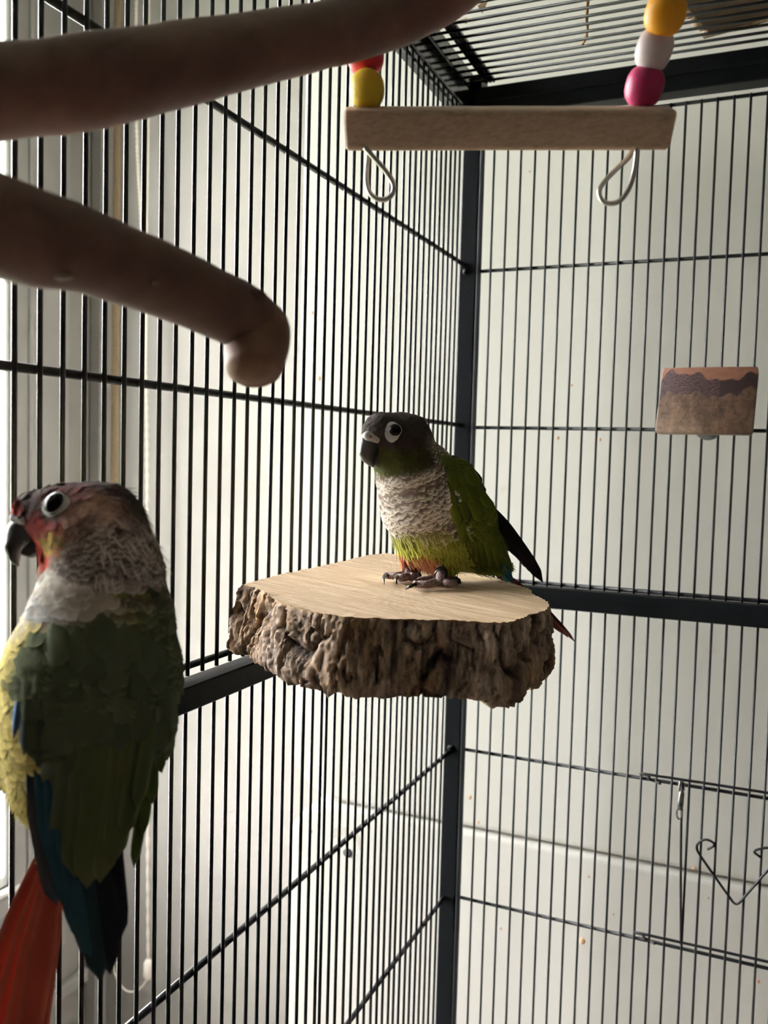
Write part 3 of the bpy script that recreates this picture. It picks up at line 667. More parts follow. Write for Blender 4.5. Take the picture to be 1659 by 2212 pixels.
# ================================================================== THINGS LYING ON TOP OF THE CAGE
ZT = ZC + .3541
def on_top():
    root_p = [onZ(u, v, ZT) for u, v in ((1519, 88), (1659, 50), (1478, -8))]
    A, B_, C_ = root_p; ex = nrm(B_ - A); ey = nrm(C_ - A); ey = nrm(ey - ex * (ex @ ey)); ez = np.array([0, 0, 1.])
    root = empty('cardboard_box', A + ex * .08 + ey * .05, 'brown cardboard box with chewed edges lying on the cage roof', 'box')
    Lx, Ly, Lz = .17, .13, .05
    def P(x, y, z): return A + ex * x + ey * y + ez * z
    V, Fc = box((.007, .004, 0.0012), (Lx, Ly, Lz), .001); obj('shell', [P(*v) for v in V], Fc, M_card, root, smooth=False)
    y = 0.; i = 0
    while y < Ly:
        w = .009 + .004 * random.random(); r = .0045 + .002 * random.random()
        Vb, Fb = ball((.0055 + .003 * (random.random() - .5), y + w / 2, .0065), r, 12, (1.0, w / 2 / r, .9)); nz = fbm(Vb * 600, i) - .47
        Vb = Vb + np.c_[nz, nz * .5, nz] * .004; Vb[:, 2] = np.maximum(Vb[:, 2], .0006)
        obj('chewed_tuft', [P(*v) for v in Vb], Fb, M_cardedge, root); y += w * .92; i += 1
    Vb, Fb = box((.0, .0, .0006), (Lx, .005, .006), .0015); obj('torn_rim', [P(*v) for v in Vb], Fb, M_cardedge, root, smooth=False)
    # scraps
    t1 = [onZ(u, v, ZT + .0006) for u, v in ((1032, 12), (1057, -4), (1042, 30))]; t2 = [onZ(u, v, ZT + .0006) for u, v in ((992, 47), (1008, 40), (1009, 52))]
    for nm, t, lab in (('card_scrap', t1, 'larger tan triangular card scrap lying on the cage roof above the branch tip'), ('card_scrap', t2, 'tiny tan card scrap lying on the cage roof below the larger scrap')):
        t = np.array(t); obj(nm, np.concatenate([t, t + [0, 0, .0012]]), [(2, 1, 0), (3, 4, 5), (0, 1, 4, 3), (1, 2, 5, 4), (2, 0, 3, 5)], M_scrap, None, smooth=False, label=lab, category='scrap')
    st_ = smooth_line([onZ(u, v, ZT + .0007) for u, v in ((1270, -25), (1269, 10), (1267, 40), (1269, 62), (1265, 82), (1258, 95))], 6)
    obj('straw_strand', *tube(st_, [(.0009 + .0007 * math.sin(i * .9) ** 2) for i in range(len(st_))], 6), M_straw, None, label='thin brown straw strand lying across the cage roof', category='straw')
on_top()


# ================================================================== BIRDS
def rcone(P, a, b, r1, r2, flat=None):
    """signed distance to a round cone; flat = (axis, factor) squashes it along an axis"""
    a = np.asarray(a, float); b = np.asarray(b, float)
    if flat is not None: ax, k = flat; P = P + (k - 1) * ((P - a) @ ax)[:, None] * ax[None]; b = b + (k - 1) * ((b - a) @ ax) * ax
    ba = b - a; l2 = ba @ ba
    if l2 < 1e-12: return np.linalg.norm(P - a, axis=1) - r1
    h = np.clip(((P - a) @ ba) / l2, 0, 1); d = np.linalg.norm(P - a - h[:, None] * ba, axis=1) - (r1 + (r2 - r1) * h)
    return d if flat is None else d * (.6 if flat[1] > 1.6 else .8)
class Sdf:
    def __init__(self, prims, k): self.p = prims; self.k = k
    def parts(self, P): return np.stack([rcone(P, *q[:4], q[4] if len(q) > 4 else None) for q in self.p])
    def __call__(self, P):
        d = None
        for q in self.p:
            e = rcone(P, *q[:4], q[4] if len(q) > 4 else None)
            if d is None: d = e
            else: h = np.clip(.5 + .5 * (e - d) / self.k, 0, 1); d = e * (1 - h) + d * h - self.k * h * (1 - h)
        return d
    def grad(self, P, e=2e-4):
        g = np.stack([self(P + e * v) - self(P - e * v) for v in np.eye(3)], 1); return g / np.maximum(np.linalg.norm(g, axis=1, keepdims=True), 1e-12)
    def flow(self, P, n):
        D = self.parts(P); w = np.exp(-(D - D.min(0)) / (self.k * .6)); w /= w.sum(0)
        t = sum(w[i][:, None] * nrm(np.asarray(q[1]) - np.asarray(q[0]) + 1e-9) for i, q in enumerate(self.p))
        t = t - n * np.sum(t * n, 1)[:, None]; return t / np.maximum(np.linalg.norm(t, axis=1, keepdims=True), 1e-9)
    def mesh(self, h):
        A = np.array([np.minimum(q[0], q[1]) - max(q[2], q[3]) for q in self.p]).min(0) - 3 * h
        B = np.array([np.maximum(q[0], q[1]) + max(q[2], q[3]) for q in self.p]).max(0) + 3 * h
        n = np.ceil((B - A) / h).astype(int) + 1
        G = np.stack(np.meshgrid(*[A[i] + h * np.arange(n[i]) for i in range(3)], indexing='ij'), -1)
        F_ = self(G.reshape(-1, 3)).reshape(n); s = F_ < 0
        c = n - 1; acc = np.zeros((*c, 3)); cnt = np.zeros(c)
        for ax in range(3):
            o = [k for k in range(3) if k != ax]
            for d1 in (0, 1):
                for d2 in (0, 1):
                    st = [0, 0, 0]; st[o[0]] = d1; st[o[1]] = d2
                    s0 = tuple(slice(st[k], st[k] + c[k]) for k in range(3)); st2 = list(st); st2[ax] = 1
                    s1 = tuple(slice(st2[k], st2[k] + c[k]) for k in range(3)); m = s[s0] != s[s1]
                    t = np.where(m, F_[s0] / np.where(m, F_[s0] - F_[s1], 1), 0); p = G[s0] + (G[s1] - G[s0]) * t[..., None]
                    acc += p * m[..., None]; cnt += m
        act = cnt > 0; idx = -np.ones(c, int); idx[act] = np.arange(act.sum()); V = acc[act] / cnt[act][:, None]
        for _ in range(3): V = V - self.grad(V) * self(V)[:, None]
        Q = []
        for ax in range(3):
            o = [k for k in range(3) if k != ax]; r0 = [slice(0, n[k]) for k in range(3)]; r1 = list(r0); r0[ax] = slice(0, n[ax] - 1); r1[ax] = slice(1, n[ax])
            I = np.argwhere(s[tuple(r0)] != s[tuple(r1)]); e1 = np.eye(3, dtype=int)[o[0]]; e2 = np.eye(3, dtype=int)[o[1]]
            q = np.stack([idx[tuple((I - a).T)] for a in (e1 + e2, e2, 0 * e1, e1)], 1)
            fl = s[tuple(I.T)]; fl = fl if ax != 1 else ~fl; q = np.where(fl[:, None], q, q[:, ::-1]); Q.append(q)
        return V, np.concatenate(Q)
    def hit(self, u, v, d0, d1, n=160):
        """first point of the surface along the line of sight through a pixel"""
        r = ray(u, v); ds = np.linspace(d0, d1, n); D = self(CAM + r[None] * ds[:, None]); k = np.argmax(D < 0)
        if D[k] >= 0: k = np.argmin(D)
        a, b = ds[max(k - 1, 0)], ds[k]
        for _ in range(18):
            m = (a + b) / 2
            if self((CAM + r * m)[None])[0] < 0: b = m
            else: a = m
        p = CAM + r * b; return p, self.grad(p[None])[0]
TT = np.array([0, .3, .6, .82, .95, 1.]); WW = np.array([.45, .9, 1., .86, .52, .08])
def plumage(name, P, Nn, Td, Ln, Wd, cols, m, parent, lift=.10, lift0=.0002, hair=False, sd=1, **props):
    """many small overlapping feathers on a skin: one object of real geometry"""
    n = len(P); rng = np.random.default_rng(sd); k = len(TT)
    ang = rng.normal(0, .16, n); S_ = np.cross(Nn, Td); T_ = Td * np.cos(ang)[:, None] + S_ * np.sin(ang)[:, None]; S_ = np.cross(Nn, T_)
    lf = lift * (1 + rng.normal(0, .35, n)); V = np.zeros((n, k, 3, 3)); C = np.zeros((n, k, 3, 3)); ww = WW if not hair else np.array([.8, 1, .9, .7, .4, .1])
    for i in range(k):
        t = TT[i]; c = P + T_ * (Ln * (t - .15))[:, None] + Nn * (lift0 + Ln * lf * t * t - Ln * Ln * 3.0 * max(0, t - .3))[:, None]
        for j, sg in enumerate((-1, 0, 1)):
            V[:, i, j] = c + S_ * (sg * Wd * ww[i] / 2)[:, None] + Nn * ((.05 if sg == 0 else 0) * Wd * ww[i])[:, None]
            w = 0 if t < .45 else (1 if t < .7 else 2); C[:, i, j] = cols[w] if t != .82 else (.75 * cols[1] + .25 * cols[2] if sg == 0 else .35 * cols[1] + .65 * cols[2])
    ii = (np.arange(n) * k * 3)[:, None]; base = np.array([[i * 3 + j, i * 3 + j + 1, (i + 1) * 3 + j + 1, (i + 1) * 3 + j] for i in range(k - 1) for j in (0, 1)])
    Fc = (ii[:, None, :] + base[None]).reshape(-1, 4)
    o = obj(name, V.reshape(-1, 3), Fc, m, parent, col=C.reshape(-1, 3)); o['kind'] = 'stuff'
    for a, b in props.items(): o[a] = b
    return o
def scatter(V, Q, n, sd, keep=None):
    rng = np.random.default_rng(sd); a, b, c, d = (V[Q[:, i]] for i in range(4)); ar = np.linalg.norm(np.cross(c - a, d - b), axis=1)
    f = rng.choice(len(Q), n, p=ar / ar.sum()); x, y = rng.random((2, n, 1)); P = (a[f] * (1 - x) + b[f] * x) * (1 - y) + (d[f] * (1 - x) + c[f] * x) * y
    return P
def long_feather(name, base, tip, width, nrm_, col, parent, bow=.06, curl=0., edge=None, tipc=None, taper=1., k=9, m=None, vane=.5):
    """one flight or tail feather: a shaft with two vanes, cambered, rounded tip"""
    base = np.asarray(base, float); tip = np.asarray(tip, float); d = tip - base; Ln = np.linalg.norm(d); t_ = d / Ln
    nn = nrm(nrm_ - t_ * (nrm_ @ t_)); s_ = np.cross(nn, t_); V, C, Fc = [], [], []; edge = col if edge is None else edge; tipc = col if tipc is None else tipc
    for i in range(k + 1):
        t = i / k; w = width * (min(1, .35 + 2.2 * t) if t < .3 else 1) * (1 - (1 - taper) * t) * math.sqrt(max(0, 1 - max(0, (t - .74) / .26) ** 2.2) + .0004)
        c = base + d * t + nn * (bow * Ln * math.sin(math.pi * t)) + s_ * (curl * Ln * t * t)
        for j, sg in enumerate((-1, -.5, 0, .5, 1)):
            o_ = sg * w * (vane if sg < 0 else 1 - vane)
            V.append(c + s_ * o_ + nn * (.10 * w * (1 - abs(sg)) - .02 * w * abs(sg) + (.0002 if sg == 0 else 0)))
            cc = np.array(col) * (1 - t ** 3) + np.array(tipc) * t ** 3
            C.append(cc if abs(sg) < .9 else np.array(edge) * .8 + cc * .2)
    n0 = len(V)
    for p in list(V): V.append(p - nn * .00025)
    C = C + C
    for i in range(k):
        for j in range(4): a = i * 5 + j; Fc.append((a, a + 1, a + 6, a + 5)); Fc.append((n0 + a + 5, n0 + a + 6, n0 + a + 1, n0 + a))
    for i in range(k): a = i * 5; Fc += [(a, a + 5, n0 + a + 5, n0 + a), (a + 9, a + 4, n0 + a + 4, n0 + a + 9)]
    for j in range(4): a = k * 5 + j; Fc.append((a, a + 1, n0 + a + 1, n0 + a))
    return obj(name, V, Fc, m or M_feather, parent, col=np.array(C))
def curve_loft(pts, rads, n=20, k=6):
    P = smooth_line(pts, k); R_ = np.interp(np.linspace(0, len(rads) - 1, len(P)), np.arange(len(rads)), rads); return tube(P, R_, n)
def eye(sdf, u, v, d0, d1, rp, parent, ring, facing=None, turn=0.):
    p, n = sdf.hit(u, v, d0, d1)
    up_ = nrm(np.array([0, 0, 1.]) - n * n[2]); sd_ = np.cross(up_, n)
    # bare skin patch: tear-shaped outline laid on the head
    V, Fc = [], []; R_ = 5; m = 36
    for i in range(R_ + 1):
        f = .42 + .58 * i / R_
        for j in range(m):
            t = 2 * math.pi * j / m; x, y = ring(t); q = p + sd_ * x * f + up_ * y * f
            for _ in range(4): q = q - sdf.grad(q[None])[0] * sdf(q[None])[0]
            V.append(q + sdf.grad(q[None])[0] * (.0006 + .0004 * (1 - f ** 3)))
    for i in range(R_):
        for j in range(m): Fc.append((i * m + j, i * m + (j + 1) % m, (i + 1) * m + (j + 1) % m, (i + 1) * m + j))
    er = obj('eye_ring', V, Fc, M_eyering, parent, label='bare whitish eye ring')
    c = p - n * rp * .30
    e = obj('eye', *ball(c, rp * 1.25, 24), M_iris, parent, label='dark shining eye')
    obj('pupil', *ball(p + n * rp * .62, rp * .72, 18, (1, 1, .46), np.array([sd_, np.cross(n, sd_), n])), M_pupil, e)
    th = np.linspace(0, 2 * math.pi, 26, endpoint=False)
    obj('eyelid', *tube([p + n * rp * .26 + (sd_ * math.cos(t) + up_ * math.sin(t)) * rp * 1.10 for t in th], rp * .075, 8, closed=True), M_eyering, e)
def toe(name, pts, rads, parent, clawpts, cr=.0012):
    t = obj(name, *curve_loft(pts, rads, 14), M_toe, parent)
    obj('claw', *curve_loft(clawpts, [cr, cr * .85, cr * .55, cr * .12], 10), M_claw, t)
    return t
RR, UU, NN_ = RC[0], -RC[1], -RC[2]                     # right, up, towards the viewer
def mixc(a, b, w): w = np.clip(w, 0, 1)[:, None]; return np.asarray(a) * (1 - w) + np.asarray(b) * w
def sstep(a, b, x): t = np.clip((x - a) / (b - a), 0, 1); return t * t * (3 - 2 * t)

def standing_bird():
    D = .510; px = D / F; SH = -8                       # anchor depth; one pixel there in metres
    fwd = nrm(-.86 * RR + .51 * NN_); lat = nrm(.51 * RR + .86 * NN_)      # the way it faces, and its near side
    A0 = at(910, 1080, D)
    def mid(u, v, l=0.):                                # a point of its middle plane (or l mm to the near side) that shows at a pixel
        r = ray(u, v); d = ((A0 + lat * l * .001 - CAM) @ lat) / (r @ lat); return CAM + r * d
    root = empty('standing_parrot', onZ(915, 1258, SZ), 'small green parrot with dark brown head and scalloped pale chest standing on the wood platform', 'parrot')
    p = px
    HB, HF = mid(864, 960), mid(827, 936); NK = mid(893, 1030); CH = mid(914, 1085); BE = mid(935, 1140); LB = mid(950, 1172); RU = mid(1040, 1195); TB = mid(1075, 1222)
    BK = mid(958, 1055); BK2 = mid(1000, 1130)
    S1, S2, S3 = mid(985, 1035, 15), mid(1022, 1120, 17), mid(1075, 1208, 9)
    T1, T2 = mid(965, 1175, 11), mid(961, 1235, 11); T3, T4 = mid(892, 1165, -11), mid(884, 1215, -11)
    flat = (lat, 1.7)
    prims = [(HF, HB, 43 * p, 68 * p), (HB, NK, 66 * p, 76 * p), (NK, CH, 76 * p, 90 * p), (CH, BE, 90 * p, 84 * p), (BE, LB, 82 * p, 66 * p), (LB, RU, 58 * p, 42 * p), (RU, TB, 40 * p, 22 * p),
             (mid(925, 1010), BK, 52 * p, 62 * p), (BK, BK2, 62 * p, 56 * p), (S1, S2, 44 * p, 50 * p, flat), (S2, S3, 50 * p, 20 * p, flat),
             (mid(985, 1035, -14), mid(1030, 1130, -15), 40 * p, 40 * p), (mid(1030, 1130, -15), mid(1080, 1210, -8), 40 * p, 14 * p),
             (T1, T2, 40 * p, 19 * p), (T3, T4, 36 * p, 16 * p)]
    sdf = Sdf(prims, 14 * p); V, Q = sdf.mesh(.0011)
    def local(P): d = P - A0; return d @ fwd * 1000, d @ nrm(UU) * 1000, d @ lat * 1000     # forward, up, near side in mm
    wingd = lambda P: np.minimum(np.stack([rcone(P, *prims[i][:4], flat) for i in (9, 10)]).min(0), np.stack([rcone(P, *prims[i][:4]) for i in (11, 12)]).min(0))
    bodyd = lambda P: np.stack([rcone(P, *prims[i][:4]) for i in (2, 3, 4, 13, 14)]).min(0)
    def colours(P, seed=1):
        f, y, l = local(P); nz = fbm(P * 420, seed) - .47; nz2 = fbm(P * 140, seed + 3) - .47
        hx, hy = (HB - A0) @ fwd * 1000, (HB - A0) @ UU * 1000
        brown = np.array((.046, .036, .031)); cheek = np.array((.042, .046, .011)); ear = np.array((.125, .098, .085))
        c = mixc(brown, cheek, sstep(-1, -5, y - hy + nz * 6) * sstep(-9, -1, f - hx))                    # head: brown cap, green cheeks
        c = mixc(c, ear, sstep(7.5, 3.5, np.hypot((f - hx + 9.5), (y - hy - 1) * .9)) * .8)
        tip = c * 1.25; sub = c * .8
        # neck and chest: brown-grey feathers with pale margins
        nk = sstep(-11.5, -15, y - hy + .16 * (f - hx) + nz2 * 3); front = sstep(-13, 0, f - (-.10 * (y + 10) - 3) + nz2 * 8)
        collar = np.maximum(nk, sstep(-7, -12, (f - hx)) * sstep(9, -4, y - hy)) 
        cb = np.array((.26, .20, .165)); c = mixc(c, cb, collar); sub = mixc(sub, (.095, .066, .052), collar); tip = mixc(tip, (.86, .77, .68), collar)
        # belly: yellow-green with a dull red patch between the legs
        gr = sstep(-13, -22, y + nz2 * 12 + nz * 5); yg = np.array((.215, .215, .028))
        c = mixc(c, yg, gr); sub = mixc(sub, (.14, .16, .022), gr); tip = mixc(tip, (.40, .40, .07), gr)
        rd = sstep(-26.5, -31.5, y + nz * 9) * sstep(-3, 3, f + 9 + nz2 * 10) * sstep(-45, -41, y) * sstep(17, 12, l); rc = np.array((.36, .050, .048))
        c = mixc(c, rc, rd * .9); sub = mixc(sub, rc * .7, rd * .9); tip = mixc(tip, (.42, .15, .08), rd * .9)
        pale = sstep(-39, -43, y + nz * 4) * .8; c = mixc(c, (.22, .24, .17), pale); sub = mixc(sub, (.17, .19, .13), pale); tip = mixc(tip, (.40, .42, .33), pale)
        # flanks, back, wings: leaf green
        wd = wingd(P) - bodyd(P)
        bk = np.maximum(sstep(-4, -10, f - (.62 * y - 6) + nz2 * 6) * sstep(30, 24, y), sstep(.0020, -.0024, wd + nz2 * .004) * sstep(26, 18, y)); gb = np.array((.082, .105, .012))
        bk = np.maximum(bk, sstep(-24, -30, f))
        c = mixc(c, gb * (1 + .5 * nz[:, None]), bk); sub = mixc(sub, gb * .8, bk); tip = mixc(tip, gb * 1.35, bk)
        rim = sstep(22, 14, np.abs(l)) * 0
        return c, sub, tip
    cb_, _, _ = colours(V)
    obj('body', V, Q, M_feather, root, col=cb_ * .75, label='green body with brown head')
    # small feathers
    n = 12500; P = scatter(V, Q, n, 3); Nn = sdf.grad(P); Td = sdf.flow(P, Nn); f, y, l = local(P)
    be = mid(796, 968); keep = np.linalg.norm(P - be, axis=1) > 27 * p
    ep, en = sdf.hit(853, 931, .40, .60); keep &= ~((np.linalg.norm(P - ep, axis=1) < .0062) & (Nn @ en > .2))
    P, Nn, Td, f, y, l = P[keep], Nn[keep], Td[keep], f[keep], y[keep], l[keep]
    ok_ = P[:, 2] + Td[:, 2] * .009 > SZ + .0032; P, Nn, Td, f, y, l = P[ok_], Nn[ok_], Td[ok_], f[ok_], y[ok_], l[ok_]
    hy = (HB - A0) @ UU * 1000; head = sstep(-14, -6, y - hy); size = .0056 * (1 - head) + .0030 * head; rng = np.random.default_rng(5); size = size * (1 + rng.normal(0, .16, len(P)))
    c, sub, tip = colours(P, 2); hairy = sstep(-12, -24, y)
    jit = (1 + rng.normal(0, .10, (len(P), 1))); plumage('plumage', P, Nn, Td, size * (1 + .35 * hairy), size * (.80 - .42 * hairy), (c * jit, sub * jit, tip * jit), M_feather, root, lift=.06, sd=8, label='small scalloped body feathers')
    # fine hair-like fringe of the flank over the wing and on the thighs
    k = (hairy > .5) & (rng.random(len(P)) < .9); Pk = P[k] + rng.normal(0, .0008, (k.sum(), 3))
    plumage('downy_fringe', Pk, Nn[k], Td[k], np.full(k.sum(), .0085), np.full(k.sum(), .0007), (c[k] * 1.1, tip[k], tip[k] * 1.15), M_feather, root, lift=.16, hair=True, sd=9, label='loose hair-like belly feathers')
    # wings
    for sgn, nm in ((1, 'near'), (-1, 'far')):
        w = empty('wing', mid(1020, 1110, 14 * sgn), parent=root)
        g = (.086, .112, .013); e_ = (.13, .165, .022); d_ = (.012, .014, .016)
        def on(u, v, off=.0010):
            if sgn > 0: q, nq = sdf.hit(u, v, .40, .62)
            else: q = mid(u, v, -15); q = q - sdf.grad(q[None])[0] * sdf(q[None])[0]; nq = sdf.grad(q[None])[0]
            return q + nq * off, nq
        if sgn > 0:
            rows = [([(970, 1010), (985, 1002), (1000, 1005), (1014, 1012)], (22, 52), 26, .0016), ([(966, 1040), (984, 1032), (1003, 1034), (1022, 1042)], (26, 56), 28, .0018),
                    ([(974, 1075), (992, 1066), (1012, 1066), (1032, 1074)], (24, 62), 28, .0020), ([(988, 1108), (1004, 1100), (1022, 1100), (1042, 1108)], (20, 66), 28, .0020),
                    ([(1000, 1135), (1018, 1130), (1036, 1130), (1052, 1140)], (16, 72), 26, .0020)]
            for rw, (dx, dy), wd_, lf in rows[::-1]:
                for j, (u, v) in enumerate(rw):
                    b, nb = on(u, v, .0003); t, n2 = on(u + dx * (.6 + .2 * j), v + dy, lf); q = .85 + .3 * random.random()
                    long_feather('covert_feather', b, t, wd_ * p, nb, np.array(g) * q, w, .03, edge=np.array(e_) * q, k=6)
            for j in range(7):                           # secondaries hanging over the flank
                u, v = 1002 + 11 * j, 1128 + 5 * j; b, nb = on(u, v, .0006); t, n2 = on(1000 + 15.5 * j, 1203 + 4.5 * j - (j == 0) * 8, .0022 + .0003 * j); q = .85 + .3 * random.random()
                long_feather('secondary_feather', b, t, 21 * p, nb, np.array(g) * q, w, .03, edge=np.array(e_) * q, tipc=np.array(g) * .8)
            for j in range(3):
                b, nb = on(1068 + 4 * j, 1185, .0004); t = mid(1090 + 9 * j, 1243 + 9 * j, 8 - j); long_feather('primary_feather', b, t, 15 * p, nb, (.035, .10, .14), w, .02, edge=(.08, .20, .24), tipc=(.02, .04, .06))
        else:
            for j in range(6):
                b = mid(1040 + 6 * j, 1075 + 16 * j, -13); t = mid(1173 - 11 * j - 3 * (j > 2), 1258 - 12 * j - 6 * (j > 2), -9 - j * .8)
                long_feather('primary_feather', b, t, (31 - j) * p, nrm(lat * -.55 + UU * .6 - fwd * .5), d_, w, .05, edge=(.03, .034, .034), tipc=(.010, .010, .012))
            for j in range(4):
                b = mid(975 + 10 * j, 985 + 18 * j, -14); t = mid(1041 + 8 * j, 1046 + 24 * j, -15); long_feather('scapular_feather', b, t, 26 * p, nrm(-lat * .6 + UU * .6 - fwd * .5), (.020, .024, .012) if j < 2 else (.05, .065, .012), w, .06)
    # tail
    tl = empty('tail', TB, parent=root); tb0 = mid(1068, 1226); tt0 = at(1243, 1393, .612)
    for j in range(7):
        o_ = (j - 3); b = tb0 + lat * o_ * .0012; t = tt0 + lat * o_ * .0016 - nrm(tt0 - tb0) * abs(o_) * .009
        long_feather('tail_feather', b + UU * (.0006 * (3 - abs(o_))), t + UU * (.0006 * (3 - abs(o_))), .0090 - .0006 * abs(o_), nrm(UU * .8 - fwd * .2 + lat * .2 * o_), (.115, .022, .020), tl, .02, edge=(.16, .05, .045), tipc=(.13, .05, .045), taper=.62)
    for j in range(4):
        b = mid(1060, 1215, 6 - 3 * j); t = mid(1100 + 3 * j, 1262, 5 - 3 * j); long_feather('tail_covert', b, t, 16 * p, nrm(UU - fwd * .3), (.030, .085, .085) if j < 2 else (.06, .08, .02), tl, .05)
    # face
    ring = lambda t: ((.0045 + .0012 * max(0, -math.cos(t)) * max(0, -math.sin(t) + .2)) * math.cos(t) * .92 - .0012, (.0058 + .0016 * max(0, -math.sin(t)) * max(0, -math.cos(t) + .3)) * math.sin(t) * 1.0 - .0006)
    eye(sdf, 853, 930, .40, .60, .0032, root, ring)
    bk_ = empty('beak', mid(803, 972), parent=root)
    um = Sdf([(mid(806, 952), mid(798, 967), 24 * p, 22 * p), (mid(798, 967), mid(796, 985), 21 * p, 16 * p), (mid(796, 985), mid(801, 998), 15 * p, 8 * p), (mid(801, 998), mid(806, 1008), 7.5 * p, 2.0 * p), (mid(790, 950), mid(785, 978), 11 * p, 9 * p)], 5 * p)
    Vm, Qm = um.mesh(.0006); obj('upper_mandible', Vm, Qm, M_beak, bk_, label='dark hooked upper beak')
    lm = Sdf([(mid(826, 978), mid(819, 994), 20 * p, 13 * p), (mid(819, 994), mid(813, 1001), 12 * p, 6 * p)], 5 * p); Vm, Qm = lm.mesh(.0006); obj('lower_mandible', Vm, Qm, M_beak, bk_)
    ce = Sdf([(mid(795, 941, -5), mid(795, 941, 5), 9 * p, 9.5 * p), (mid(795, 942, 5), mid(814, 950, 7), 8.5 * p, 7 * p), (mid(795, 941, -5), mid(810, 949, -7), 8 * p, 6 * p), (mid(788, 944), mid(781, 968), 8 * p, 5 * p)], 4 * p)
    Vm, Qm = ce.mesh(.0006); obj('cere', Vm, Qm, M_cere, bk_, label='pale fleshy cere above the beak')
    q, nq = ce.hit(801, 943, .40, .6); obj('nostril', *ball(q - nq * .0003, .00085, 12), mat('nostril', (.10, .035, .03), .6), bk_)
    # feet on the slab: two toes forward, two back
    zt = SZ + .0024
    g = lambda u, v, dz=0.: onZ(u, v, SZ + .0030 + dz)
    for (an, toes, side) in (((955, 1242), [[(950, 1256), (925, 1262), (900, 1262), (897, 1263), (888, 1266), (880, 1270), (876, 1275)], [(948, 1250), (925, 1252), (908, 1254), (905, 1254), (898, 1256), (893, 1259), (890, 1263)], [(956, 1258), (972, 1262), (986, 1258), (988, 1257), (992, 1257), (995, 1259), (997, 1262)], [(962, 1254), (976, 1252), (985, 1252), (987, 1252), (991, 1253), (993, 1255), (995, 1258)]], 11),
                             ((888, 1222), [[(882, 1240), (858, 1244), (836, 1243), (833, 1243), (829, 1246), (829, 1254), (830, 1263)], [(884, 1244), (868, 1248), (860, 1246), (858, 1245), (855, 1248), (856, 1256), (858, 1263)], [(888, 1246), (896, 1246), (902, 1243), (903, 1242), (907, 1242), (908, 1244), (908, 1248)], [(890, 1240), (898, 1240), (902, 1238), (902, 1238), (905, 1239), (906, 1241), (906, 1244)]], -11)):
        ft = empty('foot', g(*toes[0][0]), parent=root); a0 = mid(an[0], an[1] - 22, side); a1 = g(*toes[0][0], .0018)
        obj('tarsus', *curve_loft([a0, a0 * .4 + a1 * .6 + [0, 0, .001], a1, a1 - [0, 0, .0012]], [.0026, .0023, .0027, .0022], 16), M_toe, ft)
        for i, t in enumerate(toes):
            lift_ = [.0012, .0008, .0004, .0012 if i < 2 else .0004]; b = [g(*t[j], lift_[j]) for j in range(4)]
            cl_ = [b[3], g(*t[4], .0014), g(*t[5], .0002), g(*t[6], -.0016)]
            toe('toe', b, [.0026, .0023, .0020, .0012], ft, cl_)
        if side > 0:
            c = a1 * .55 + a0 * .45; obj('leg_band', *tube([c + nrm(a0 - a1) * h for h in (.0020, .0018, -.0018, -.0020)], [.0032, .0036, .0036, .0032], 22), M_ring, ft, label='closed black leg band')
standing_bird()

